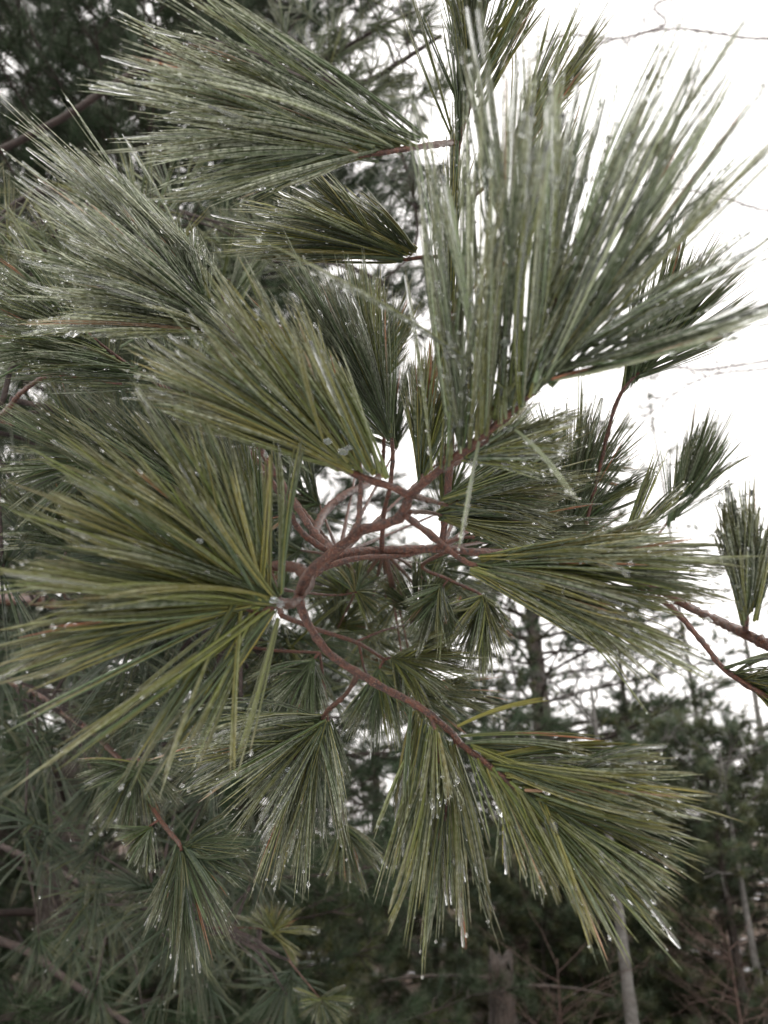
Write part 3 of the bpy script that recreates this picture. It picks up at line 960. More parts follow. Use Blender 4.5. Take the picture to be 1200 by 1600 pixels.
# lower-left hanging branch
limb((*trunk_pt(1.55), 0.018), [(-250, 990, 1.6, 0.012), (0, 1060, 1.15, 0.008), (110, 1120, .92, 5 * mm), (190, 1190, .72, 3.4 * mm), (250, 1280, .60, 2.4 * mm), (280, 1318, .55, 1.9 * mm)])
limb((*trunk_pt(1.2), 0.018), [(-250, 1240, 1.9, 0.009), (20, 1330, 1.6, 0.005), (170, 1400, 1.35, 3.5 * mm), (330, 1450, 1.1, 2.5 * mm), (450, 1500, 1.0, 1.6 * mm)], M_LIMB, dens=120)
limb((*trunk_pt(1.95), 0.016), [(-300, 760, 1.2, 0.010), (-60, 670, .70, 4 * mm), (0, 648, .60, 3 * mm), (35, 612, .57, 2.6 * mm), (80, 585, .55, 2.2 * mm), (130, 590, .54, 1.8 * mm)])
limb(None, [(-20, 652, .62, 2.6 * mm), (40, 668, .60, 2.2 * mm), (110, 690, .58, 1.8 * mm)])
limb((*trunk_pt(2.35), 0.016), [(-300, 420, 1.4, 0.011), (-60, 380, .95, 6 * mm), (60, 300, .80, 4.0 * mm), (140, 330, .75, 3 * mm), (230, 340, .70, 2.0 * mm)], M_LIMB, dens=120)

limb((*trunk_pt(3.4), 0.02), [(-300, 380, 2.6, 0.013), (60, 205, 2.5, 0.011), (190, 125, 2.4, 0.010), (300, 75, 2.3, 0.009), (380, 75, 2.25, 0.008), (470, 120, 2.1, 0.009), (560, 130, 2.0, 0.008), (620, 100, 1.95, 0.006), (690, 55, 1.9, 0.004)], M_LIMB, dens=60, knob=0.08)
limb(None, [(560, 130, 2.0, 0.006), (600, 180, 2.0, 0.005), (640, 280, 1.95, 0.004), (650, 380, 1.9, 0.003), (600, 440, 1.9, 0.002)], M_LIMB, dens=60, knob=0.08)
limb(None, [(470, 120, 2.1, 0.007), (530, 80, 2.05, 0.006), (600, 40, 2.0, 0.004), (680, 5, 1.95, 0.002)], M_LIMB, dens=60, knob=0.08)

limb((*trunk_pt(0.9), 0.03), [(-300, 1400, 2.3, 0.016), (0, 1470, 2.2, 0.011), (110, 1535, 2.15, 0.009), (200, 1600, 2.1, 0.007), (330, 1690, 2.05, 0.006)], M_LIMB, dens=60, knob=0.08)

# ---- the big shoots
K1 = dict(split=True, S=10, K=4)
t1 = shoot(T, [(640, 775, .30, 2.4 * mm), (700, 722, .288, 2.1 * mm), (780, 660, .275, 1.8 * mm), (850, 598, .262, 1.2 * mm)],
      [(680, 738, .289, 690, 230, .245, 1.2), (700, 722, .285, 705, 180, .235, 1.6), (722, 702, .28, 728, 150, .225, 1.6), (750, 682, .278, 780, 85, .22, 1.5), (780, 657, .272, 830, 120, .215, 1.3), (800, 645, .27, 890, 150, .215, 1.2),
       (815, 632, .268, 970, 60, .215, 1.2), (830, 620, .265, 1025, 75, .215, 1.4), (840, 612, .26, 1050, 200, .22, .8), (850, 602, .26, 1130, 110, .22, .6), (855, 600, .26, 1215, 170, .21, .8),
       (858, 594, .258, 1265, 280, .215, .9), (858, 592, .258, 1290, 400, .22, .8)],
      54, dict(ICY, yellow=.8), ice=1.0, sag=.02, jit=.055, r=.00029, m=4, spread=.0013, n_mean=6.5, fill=.9, reach=1.13, bead=.00062, label='nearest tuft, brush-like and thick with ice', tip_drop=.1,
      extra=[((860, 592, .258, 1235, 498, .215), 'dead', .3), ((835, 618, .265, 1128, 95, .22), 'rust', .4), ((790, 655, .27, 792, 78, .22), 'rust', .3),
             ((805, 672, .265, 905, 790, .22), 'pale', .9), ((748, 690, .275, 718, 862, .245), 'pale', .8), ((675, 735, .29, 628, 408, .265), 'olive', .8)], **K1)
t2 = shoot(T, [(712, 222, .41, 2.1 * mm), (680, 226, .375, 2.1 * mm), (640, 232, .35, 1.9 * mm), (560, 245, .342, 1.2 * mm)],
      [(680, 212, .36, 270, -70, .30), (660, 220, .352, 200, 10, .30), (650, 222, .35, 168, 55, .30, 1.3), (630, 228, .35, 165, 95, .30, 1.3), (610, 232, .348, 168, 130, .30, 1.2),
       (600, 235, .347, 200, 160, .30), (600, 236, .347, 230, 185, .305, .8), (590, 238, .346, 170, 225, .31), (580, 240, .345, 165, 262, .31), (575, 242, .345, 230, 315, .32), (570, 243, .345, 265, 345, .32)],
      48, ICY, ice=1.05, sag=.06, jit=.03, spread=.0014, r=.00034, n_mean=5.0, bead=.00055, label='upper tuft sweeping left, needles matted with ice',
      extra=[((600, 232, .347, 175, 82, .29), 'rust', .3), ((560, 240, .34, 260, 130, .30), 'tan', .3)], **K1)
shoot(T, [(708, 400, .44, 1.8 * mm), (660, 402, .45, 1.7 * mm), (620, 408, .455, 1.2 * mm)],
      [(650, 388, .455, 520, 262, .42, .8), (650, 390, .455, 480, 265, .42), (648, 392, .455, 420, 290, .42), (640, 398, .455, 375, 312, .42), (635, 400, .455, 340, 345, .43), (630, 405, .455, 330, 370, .43),
       (628, 408, .455, 335, 388, .43), (626, 409, .455, 400, 405, .44)], 46, OLIVE, ice=.5, sag=.08, jit=.03, n_mean=2.2)
t4 = shoot(T, [(640, 773, .30, 2.4 * mm), (600, 757, .30, 2.0 * mm), (545, 737, .295, 1.7 * mm), (505, 715, .29, 1.1 * mm)],
      [(612, 748, .30, 520, 560, .275, .6), (600, 745, .30, 470, 500, .27), (590, 742, .30, 400, 445, .27, 1.2), (575, 738, .298, 330, 412, .27, 1.2), (560, 735, .296, 310, 450, .27), (552, 735, .295, 260, 520, .265),
       (545, 735, .295, 200, 577, .265), (530, 732, .294, 225, 600, .265), (520, 728, .293, 175, 622, .265), (545, 742, .295, 260, 645, .27, .8)],
      44, YELLO, ice=.55, sag=.05, jit=.03, n_mean=2.4, label='yellowish tuft left of the fork', **K1)
ice_lump(t4, 512, 690, .282, .0024)
ice_lump(t4, 536, 706, .284, .0028)
ice_lump(t4, 545, 700, .285, .0020)
t6 = shoot(T, [(452, 945, .31, 2.5 * mm), (440, 940, .292, 2.5 * mm), (425, 945, .287, 2.3 * mm), (405, 962, .283, 1.4 * mm)],
      [(450, 925, .29, 508, 655, .28, .4), (448, 925, .29, 440, 645, .28, .5), (445, 925, .29, 385, 690, .27, .5), (440, 930, .29, 300, 640, .25, .9), (435, 930, .288, 230, 650, .25), (432, 930, .288, 150, 692, .245, 1.3),
       (430, 932, .287, 85, 742, .24, 1.4), (428, 934, .287, 50, 800, .24, 1.4), (425, 936, .287, 30, 850, .24, 1.3), (425, 938, .287, 0, 900, .24), (425, 940, .287, -20, 970, .24, .6), (422, 942, .286, -20, 1010, .24, .6),
       (422, 945, .286, 0, 1075, .24, .6), (420, 948, .286, -10, 1140, .24, .45), (420, 950, .286, 15, 1200, .245, .4), (422, 955, .286, 140, 1185, .25, .5), (430, 960, .287, 295, 1255, .255, .7), (438, 965, .288, 372, 1205, .26, .4)],
      54, YELLO, ice=.32, sag=.035, jit=.045, reach=1.12, fill=1.3, n_mean=4.2, r=.00034, bead=.0005, m=6, label='front tuft fanning left from an icy hub',
      extra=[((380, 880, .28, 160, 690, .245), 'rust', .2), ((400, 960, .285, 10, 990, .24), 'rust', .3)], **K1)
ice_lump(t6, 428, 938, .283, .0026)
ice_lump(t6, 438, 944, .286, .0024)
ice_lump(t6, 312, 845, .255, .0018)
shoot(T, [(690, 1132, .337, 1.9 * mm), (712, 1158, .333, 1.6 * mm), (706, 1200, .333, 1.0 * mm)],
      [(640, 1105, .347, 630, 1270, .345, .5), (655, 1115, .345, 598, 1430, .34), (680, 1140, .34, 605, 1470, .33), (690, 1150, .335, 650, 1480, .33), (700, 1158, .335, 700, 1490, .325), (705, 1162, .333, 738, 1485, .325), (710, 1165, .332, 775, 1400, .32)],
      30, OLIVE, ice=.4, sag=.03, jit=.035, S=12, n_mean=2.0, tip_drop=.15)
shoot(T, [(672, 1118, .338, 1.2 * mm), (684, 1150, .33, .9 * mm)], [(672, 1130, .335, 655, 1270, .32), (682, 1140, .33, 690, 1290, .315), (690, 1150, .33, 725, 1280, .315)], 9, YELLO, ice=.7, jit=.03, n_mean=3)
t9 = shoot(T, [(722, 1165, .33, 1.9 * mm), (770, 1200, .32, 1.7 * mm), (850, 1272, .31, 1.0 * mm)],
      [(725, 1155, .33, 1000, 1180, .29, .6), (730, 1160, .33, 1050, 1207, .29), (740, 1165, .328, 1105, 1255, .285, 1.2), (770, 1190, .32, 1100, 1290, .285, 1.2), (800, 1220, .315, 1105, 1335, .285, 1.2), (830, 1250, .313, 1085, 1400, .285),
       (850, 1270, .31, 1070, 1435, .285), (800, 1225, .315, 1010, 1470, .29), (760, 1195, .32, 930, 1450, .3, .7), (740, 1180, .325, 865, 1390, .31, .6), (725, 1170, .33, 800, 1340, .315, .6)],
      46, OLIVE, ice=.32, sag=.05, jit=.03, n_mean=2.2, r=.00033, m=6, spread=.0030, label='broad tuft spreading right and down at the end of the lower branch', tip_drop=.12,
      extra=[((720, 1150, .33, 950, 1155, .30), 'rust', .3), ((715, 1135, .33, 865, 1092, .31), 'yellow', .6), ((820, 1235, .31, 1095, 1245, .285), 'tan', .3)], **K1)
ice_lump(t9, 985, 1232, .298, .0022)
ice_lump(t9, 860, 1215, .312, .0024)
ice_lump(t9, 840, 1222, .312, .0020)
t10 = shoot(T, [(632, 805, .305, 2.0 * mm), (668, 832, .325, 2.0 * mm), (705, 862, .335, 1.9 * mm), (738, 882, .335, 1.7 * mm), (800, 888, .33, 1.0 * mm)],
      [(745, 875, .335, 1000, 815, .3, .7), (750, 875, .335, 1115, 830, .29), (760, 878, .333, 1150, 868, .285, 1.3), (770, 880, .333, 1155, 895, .285, 1.3), (760, 885, .333, 1130, 925, .29), (750, 885, .335, 1100, 955, .29),
       (745, 888, .335, 1085, 1010, .295), (740, 890, .335, 1090, 1065, .29), (735, 890, .335, 1000, 1045, .3), (732, 890, .335, 930, 1000, .3, .8)],
      40, OLIVE, ice=.55, sag=.05, jit=.025, n_mean=2.6, m=6, spread=.0026, r=.00034, label='tuft streaming right from the red-brown twig',
      extra=[((770, 880, .333, 1160, 880, .28), 'rust', .2), ((735, 888, .33, 960, 990, .30), 'yellow', .3), ((735, 890, .335, 985, 1045, .31), 'olive', .3)], **K1)
ice_lump(t10, 880, 890, .322, .0016)
ice_lump(t10, 905, 893, .322, .0016)

# ---- icy mass on the left
shoot(T, [(470, 690, .42, 1.8 * mm), (420, 590, .40, 1.6 * mm), (350, 505, .385, 1.0 * mm)],
      [(420, 590, .395, 130, 330, .345, .8), (400, 560, .39, 70, 300, .34), (385, 545, .388, 78, 325, .34, 1.2), (375, 535, .385, 40, 365, .335, 1.2), (365, 528, .385, 35, 410, .335, 1.2), (350, 525, .384, 30, 455, .335), (345, 525, .383, 15, 495, .335), (335, 522, .382, -10, 528, .335)],
      54, ICY, ice=1.15, sag=.07, jit=.03, n_mean=3.0, label='matted tuft at left, white with ice',
      extra=[((345, 510, .38, 162, 435, .345), 'rust', .1), ((380, 550, .385, 310, 465, .37), 'rust', .1), ((340, 520, .38, 20, 505, .33), 'tan', .5)])
shoot(T, [(372, 640, .47, 2 * mm), (362, 540, .49, 1.7 * mm), (345, 450, .5, 1.0 * mm)],
      [(330, 480, .5, -25, 235, .45), (330, 470, .5, -20, 158, .44), (335, 460, .5, 20, 190, .44), (340, 455, .5, 70, 215, .44), (345, 450, .5, 105, 232, .45), (350, 445, .5, 140, 240, .46), (350, 440, .5, 190, 300, .46), (358, 440, .5, 250, 320, .47)],
      56, ICY, ice=1.2, sag=.02, jit=.035, n_mean=3.0, bead=.0007)
shoot(T, [(345, 560, .46, 1.9 * mm), (300, 470, .47, 1.4 * mm), (270, 430, .475, .9 * mm)],
      [(300, 480, .47, 120, 280, .46), (300, 470, .47, 150, 300, .46), (310, 460, .47, 200, 330, .46), (320, 460, .47, 270, 360, .47), (330, 470, .47, 330, 380, .48)], 34, BLUE, ice=1.1, jit=.05, n_mean=2.6)
shoot(T, [(265, 610, .43, 1.8 * mm), (200, 570, .425, 1.5 * mm), (130, 515, .42, .9 * mm)],
      [(250, 605, .43, -30, 600, .38, .8), (250, 600, .43, -30, 560, .38), (220, 590, .43, -30, 520, .38), (200, 575, .43, -40, 480, .38), (180, 560, .43, -40, 430, .38), (150, 540, .42, -50, 380, .37), (130, 520, .42, 0, 330, .39, .7)],
      50, BLUE, ice=.55, sag=.05, jit=.04)
shoot(T, [(330, 655, .43, 1.5 * mm), (300, 630, .5, 1.4 * mm), (285, 610, .53, 1 * mm)],
      [(285, 620, .53, 190, 500, .5), (287, 618, .53, 225, 480, .5), (290, 615, .53, 265, 490, .5), (292, 615, .53, 300, 500, .5), (295, 618, .53, 330, 540, .51)], 30, BLUE, ice=.85, n_mean=1.6)
shoot(T, [(130, 590, .54, 1.6 * mm), (190, 600, .53, 1.2 * mm)], [(150, 595, .54, 60, 420, .5), (160, 598, .54, 120, 440, .5), (170, 600, .54, 200, 450, .5), (140, 595, .54, 0, 450, .5), (120, 595, .54, -30, 520, .5)], 30, GREEN, ice=.6, n_mean=1.4)
# darker tufts behind the left front tuft
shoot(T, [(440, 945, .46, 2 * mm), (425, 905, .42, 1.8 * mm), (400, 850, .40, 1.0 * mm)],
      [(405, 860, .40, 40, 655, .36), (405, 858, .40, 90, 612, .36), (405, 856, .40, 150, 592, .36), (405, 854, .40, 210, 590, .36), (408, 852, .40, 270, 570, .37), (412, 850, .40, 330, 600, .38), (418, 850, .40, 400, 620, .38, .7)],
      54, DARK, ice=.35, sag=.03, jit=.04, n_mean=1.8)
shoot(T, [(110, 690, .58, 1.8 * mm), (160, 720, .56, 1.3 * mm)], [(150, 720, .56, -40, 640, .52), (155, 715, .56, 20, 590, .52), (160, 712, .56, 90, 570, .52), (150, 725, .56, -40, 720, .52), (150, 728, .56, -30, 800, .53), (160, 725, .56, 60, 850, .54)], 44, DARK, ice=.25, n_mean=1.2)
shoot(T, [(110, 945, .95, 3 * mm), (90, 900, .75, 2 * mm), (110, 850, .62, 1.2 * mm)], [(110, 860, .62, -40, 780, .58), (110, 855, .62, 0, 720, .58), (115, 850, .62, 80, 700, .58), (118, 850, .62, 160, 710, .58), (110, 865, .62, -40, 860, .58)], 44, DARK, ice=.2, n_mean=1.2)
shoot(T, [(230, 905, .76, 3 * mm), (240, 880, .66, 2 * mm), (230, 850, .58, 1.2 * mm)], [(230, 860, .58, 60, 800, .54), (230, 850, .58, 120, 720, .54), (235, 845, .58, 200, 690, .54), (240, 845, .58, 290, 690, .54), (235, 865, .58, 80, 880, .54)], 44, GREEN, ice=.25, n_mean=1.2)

# ---- lower left
t7 = shoot(T, [(560, 1053, .345, 1.9 * mm), (540, 1085, .375, 1.7 * mm), (510, 1112, .40, 1.7 * mm), (500, 1135, .405, 1 * mm)],
      [(500, 1112, .405, 270, 1130, .37, .6), (505, 1118, .405, 205, 1165, .37), (505, 1120, .405, 230, 1195, .37), (505, 1122, .405, 260, 1245, .37), (505, 1125, .405, 330, 1290, .37), (506, 1128, .405, 390, 1375, .38), (508, 1128, .405, 430, 1400, .38, 1.2),
       (510, 1128, .405, 480, 1410, .39, 1.2), (512, 1128, .405, 525, 1350, .4), (515, 1125, .405, 555, 1250, .41, .8)],
      56, GREEN, ice=.6, sag=.05, jit=.035, n_mean=2.6, tip_drop=.15, extra=[((490, 1130, .40, 225, 1192, .37), 'rust', .2), ((470, 1150, .40, 300, 1260, .37), 'tan', .2)])
ice_lump(t7, 450, 1203, .39, .0025)
shoot(T, [(250, 1280, .60, 1.8 * mm), (280, 1318, .55, 1.8 * mm), (282, 1335, .55, 1 * mm)],
      [(275, 1320, .55, 215, 1440, .52), (278, 1322, .55, 240, 1490, .52), (280, 1325, .55, 285, 1540, .52), (282, 1325, .55, 325, 1520, .52), (285, 1322, .55, 370, 1495, .52), (288, 1320, .55, 400, 1430, .53), (290, 1318, .55, 430, 1350, .54), (288, 1312, .55, 380, 1260, .55)],
      44, {'deep': 3, 'blue': 3, 'teal': 2, 'moss': 2}, ice=.25, jit=.05, n_mean=1.5)
shoot(T, [(190, 1190, .72, 2 * mm), (215, 1185, .66, 1.6 * mm), (215, 1200, .64, 1 * mm)],
      [(210, 1190, .64, 100, 1180, .62), (210, 1195, .64, 130, 1280, .62), (214, 1198, .64, 180, 1330, .62), (216, 1198, .64, 240, 1320, .62), (218, 1195, .64, 290, 1270, .62), (218, 1188, .64, 310, 1190, .62)], 40, DARK, ice=.25, n_mean=1.0)
shoot(T, [(250, 1280, .60, 1.5 * mm), (235, 1290, .60, 1.2 * mm)], [(236, 1290, .6, 165, 1275, .58), (236, 1292, .6, 180, 1330, .58), (237, 1294, .6, 215, 1385, .58), (238, 1294, .6, 250, 1370, .58)], 24, BLUE, ice=.25, n_mean=1.0)

# ---- centre, behind the fork
shoot(T, [(614, 720, .42, 1.8 * mm), (612, 680, .418, 1.5 * mm), (602, 640, .415, 1 * mm)],
      [(605, 690, .415, 400, 500, .40, .7), (606, 688, .415, 430, 440, .40), (607, 685, .415, 455, 405, .40, 1.2), (608, 682, .415, 480, 400, .40, 1.2), (609, 680, .415, 510, 420, .40), (610, 680, .415, 545, 420, .40), (611, 680, .415, 570, 405, .40, .6), (612, 682, .415, 600, 440, .41, .5), (612, 684, .415, 640, 520, .41, .3)],
      48, BLUE, ice=.5, sag=.03, jit=.03, n_mean=2.0)
shoot(T, [(592, 640, .62, 1.8 * mm), (585, 600, .60, 1.2 * mm)], [(585, 610, .6, 480, 450, .58), (586, 605, .6, 510, 400, .58), (587, 602, .6, 550, 380, .58), (588, 602, .6, 590, 400, .58), (589, 605, .6, 640, 430, .58), (590, 608, .6, 660, 470, .58), (590, 612, .6, 660, 520, .58)], 46, OLIVE, ice=.4, n_mean=1.2)
shoot(T, [(640, 772, .30, 2 * mm), (655, 765, .34, 1.6 * mm), (660, 740, .38, 1 * mm)],
      [(655, 750, .38, 615, 600, .37, .7), (656, 750, .38, 640, 545, .37), (657, 750, .38, 660, 550, .37), (658, 748, .38, 680, 520, .37), (660, 748, .38, 705, 560, .37), (662, 748, .38, 740, 590, .37)], 26, YELLO, ice=.4, n_mean=1.6, extra=[((657, 745, .38, 676, 512, .365), 'dead', .2), ((658, 745, .38, 684, 535, .365), 'dead', .2)])
shoot(T, [(552, 690, .335, 1.2 * mm), (545, 665, .335, .9 * mm)], [(548, 680, .335, 420, 520, .33), (548, 675, .335, 470, 500, .33), (548, 672, .335, 500, 520, .33)], 12, OLIVE, ice=.5)
# right of the fork
shoot(T, [(640, 772, .30, 2 * mm), (672, 782, .33, 1.7 * mm), (700, 790, .36, 1.0 * mm)],
      [(690, 778, .36, 880, 640, .36, .7), (692, 780, .36, 930, 680, .35), (694, 782, .36, 965, 705, .345), (696, 785, .36, 950, 740, .35), (698, 788, .36, 900, 790, .36), (698, 790, .36, 860, 820, .365)], 30, OLIVE, ice=.6, jit=.05, n_mean=2.6)
shoot(T, [(720, 840, .50, 1.8 * mm), (760, 838, .48, 1.3 * mm)], [(740, 835, .48, 900, 740, .46), (745, 838, .48, 960, 790, .46), (750, 840, .48, 970, 830, .46), (750, 842, .48, 930, 860, .46), (745, 838, .48, 860, 700, .46)], 34, GREEN, ice=.5, jit=.06, n_mean=1.8)
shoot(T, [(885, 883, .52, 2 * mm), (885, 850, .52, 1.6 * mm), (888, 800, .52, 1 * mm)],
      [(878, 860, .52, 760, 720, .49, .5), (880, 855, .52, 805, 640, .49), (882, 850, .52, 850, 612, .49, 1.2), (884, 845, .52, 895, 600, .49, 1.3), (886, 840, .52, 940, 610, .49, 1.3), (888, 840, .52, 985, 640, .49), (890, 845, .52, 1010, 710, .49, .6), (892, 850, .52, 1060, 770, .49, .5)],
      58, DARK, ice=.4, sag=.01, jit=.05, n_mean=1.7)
shoot(T, [(975, 903, .48, 1.6 * mm), (965, 870, .46, 1.2 * mm)], [(965, 870, .46, 1020, 690, .43), (966, 868, .46, 1075, 740, .43), (968, 866, .46, 1090, 735, .43)], 8, YELLO, ice=.5)
shoot(T, [(900, 885, .52, 1.8 * mm), (935, 740, .49, 1.7 * mm), (965, 625, .46, 1.6 * mm), (1010, 570, .45, 1 * mm)],
      [(972, 615, .46, 985, 440, .43, .6), (978, 610, .46, 1020, 400, .42), (985, 602, .46, 1075, 335, .42, 1.2), (990, 595, .455, 1110, 370, .42, 1.2), (1000, 588, .455, 1155, 350, .42), (1005, 580, .45, 1190, 400, .42), (1008, 578, .45, 1215, 455, .42, .8), (1000, 590, .45, 1200, 500, .42, .6)],
      46, DARK, ice=.35, sag=.01, jit=.03, n_mean=2.0)
shoot(T, [(975, 903, .48, 2 * mm), (1010, 860, .58, 1.8 * mm), (1040, 820, .64, 1.5 * mm), (1060, 790, .64, 1 * mm)],
      [(1040, 825, .64, 1075, 660, .61), (1045, 818, .64, 1100, 640, .61, 1.3), (1050, 812, .64, 1125, 632, .61, 1.3), (1052, 808, .64, 1150, 645, .61), (1055, 806, .64, 1165, 665, .61), (1056, 806, .64, 1200, 720, .61, .4)], 40, BLUE, ice=.3, jit=.03, sag=-.02, n_mean=1.6)
t14 = shoot(T, [(1165, 990, .33, 2.6 * mm), (1165, 965, .32, 1.9 * mm), (1168, 930, .315, 1 * mm)],
      [(1160, 975, .32, 1112, 770, .285, .6), (1162, 970, .318, 1130, 790, .285), (1165, 965, .318, 1150, 745, .28), (1168, 960, .318, 1165, 735, .28), (1172, 962, .318, 1185, 755, .28), (1176, 965, .318, 1215, 760, .285), (1180, 970, .318, 1250, 830, .29)],
      24, OLIVE, ice=.8, jit=.03, n_mean=3, bead=.0007)
shoot(T, [(1135, 1048, .41, 1.9 * mm), (1180, 1078, .395, 1.6 * mm), (1240, 1110, .385, 1 * mm)],
      [(1130, 1042, .41, 1240, 1030, .37), (1140, 1048, .41, 1280, 1060, .37), (1150, 1055, .41, 1300, 1100, .37), (1160, 1065, .41, 1300, 1150, .37), (1150, 1060, .41, 1270, 1180, .37)], 32, GREEN, ice=.5)
# top, beside the leader
shoot(T, [(742, 40, .39, 2.2 * mm), (748, -60, .38, 1.8 * mm), (752, -140, .37, 1 * mm)],
      [(728, 190, .40, 690, -60, .38, .6), (732, 150, .40, 712, -90, .37), (738, 120, .40, 735, -160, .37, 1.3), (742, 90, .39, 760, -160, .37, 1.3), (745, 110, .39, 800, -120, .37), (745, 170, .40, 850, -90, .37, .8), (745, 210, .40, 900, -60, .37, .7)],
      44, OLIVE, ice=.45, jit=.04, sag=0, n_mean=2,
      extra=[((704, 210, .40, 612, -30, .37), 'olive', .6), ((706, 205, .40, 628, -60, .37), 'olive', .8)])
shoot(T, [(706, 330, .425, 1.8 * mm), (760, 290, .42, 1.5 * mm), (800, 240, .42, 1 * mm)],
      [(775, 275, .42, 850, 60, .40), (785, 265, .42, 905, -20, .40), (795, 255, .42, 960, -30, .40), (800, 250, .42, 940, 40, .40), (790, 290, .42, 900, 130, .40, .6)], 18, OLIVE, ice=.55, jit=.04, sag=0)
shoot(T, [(706, 480, .44, 1.6 * mm), (760, 430, .46, 1.4 * mm), (820, 360, .47, 1 * mm)], [(790, 400, .47, 790, 180, .45), (800, 390, .47, 850, 170, .45), (815, 380, .47, 890, 110, .45), (820, 375, .47, 905, 150, .45), (825, 380, .47, 960, 240, .45)], 22, DARK, ice=.5, jit=.04, sag=0)
shoot(T, [(706, 620, .45, 1.6 * mm), (690, 560, .47, 1.3 * mm)], [(695, 590, .46, 640, 400, .45), (695, 590, .46, 690, 380, .45), (698, 590, .46, 720, 400, .45)], 8, OLIVE, ice=.6)

# ---- small tufts further in
def small(stem, base, tips, n, mixw=GREEN, ice=.35, **k):
    shoot(T, stem, [(base[0], base[1], base[2], *t) for t in tips], n, mixw, ice=ice, **dict(dict(m=4, r=.00042, S=6, K=3, jit=.07, n_mean=.9, bead=.0007, tip_drop=.1), **k))


small([(640, 975, .6, 1.2 * mm), (655, 960, .6, 1 * mm)], (650, 965, .6), [(560, 935, .58), (575, 890, .58), (610, 870, .58), (650, 850, .58), (700, 865, .58), (740, 905, .58), (760, 950, .59), (745, 985, .6), (700, 1020, .6)], 30)
small([(745, 925, .58, 1.6 * mm), (770, 945, .58, 1 * mm)], (755, 930, .58), [(640, 960, .57), (665, 1010, .57), (700, 1050, .57), (735, 1085, .57), (765, 1085, .57), (790, 1040, .57), (800, 990, .57), (790, 945, .57)], 46, GREEN, ice=.5)
small([(700, 905, .57, 1.4 * mm), (690, 920, .57, 1 * mm)], (690, 915, .57), [(600, 940, .56), (620, 990, .56), (655, 1040, .56), (690, 1050, .56), (730, 1020, .56)], 26, DARK)
small([(600, 1030, .57, 1.6 * mm), (625, 1025, .57, 1 * mm)], (612, 1028, .57), [(690, 980, .56), (745, 995, .56), (765, 1030, .56), (760, 1065, .56), (720, 1090, .56), (660, 1130, .56), (620, 1150, .56)], 40, OLIVE)
small([(600, 1030, .57, 1.6 * mm), (590, 1050, .57, 1 * mm)], (592, 1045, .57), [(530, 1150, .56), (560, 1180, .56), (600, 1190, .56), (640, 1180, .56), (680, 1140, .56)], 30, BLUE)
small([(560, 1005, .54, 1.4 * mm), (580, 1060, .6, 1.2 * mm), (650, 1080, .64, 1 * mm)], (640, 1080, .63), [(720, 1040, .61), (790, 1075, .61), (800, 1110, .61), (780, 1140, .61), (720, 1180, .61), (660, 1200, .61)], 36, GREEN)
small([(500, 1020, .6, 1.6 * mm), (480, 1040, .6, 1 * mm)], (490, 1030, .6), [(380, 1040, .59), (390, 1100, .59), (430, 1140, .59), (480, 1160, .59), (530, 1130, .59)], 34, BLUE)
small([(500, 1020, .6, 1.6 * mm), (520, 1180, .72, 1.6 * mm), (538, 1292, .75, 1 * mm)], (535, 1285, .75), [(480, 1370, .74), (510, 1400, .74), (550, 1410, .74), (590, 1405, .74), (610, 1370, .74), (605, 1320, .75)], 34, GREEN)
small([(430, 920, .50, 1.6 * mm), (520, 930, .58, 1.2 * mm), (560, 925, .6, 1 * mm)], (555, 925, .6), [(480, 880, .59), (530, 850, .59), (580, 860, .59), (620, 900, .59), (610, 960, .6), (560, 1000, .6)], 30, GREEN)

# scattered tufts on twigs of the limbs behind, left and low
LIMBS = {
    'mid': [at(0, 935, 1.15), at(110, 945, .95), at(200, 915, .80), at(330, 1000, .75), at(420, 885, .58)],
    'low': [at(0, 1060, 1.15), at(110, 1120, .92), at(190, 1190, .72)],
    'bottom': [at(20, 1330, 1.6), at(170, 1400, 1.35), at(330, 1450, 1.1), at(450, 1500, 1.0)],
    'upper': [at(-60, 380, .95), at(60, 300, .80), at(140, 330, .75), at(230, 340, .70)],
    'side': [at(-60, 670, .70), at(35, 612, .57)],
}
LIMBS['top'] = [at(380, 60, 2.3), at(470, 120, 2.1), at(560, 130, 2.0), at(620, 100, 1.95), at(690, 55, 1.9)]
LIMBS['hang'] = [at(600, 180, 2.0), at(640, 280, 1.95), at(650, 380, 1.9), at(600, 440, 1.9)]
ALLP = np.vstack([smooth_path(np.array(v), 24) for v in LIMBS.values()])


DEEP = {'shade': 4, 'deep': 1, 'teal': 3, 'moss': 1}


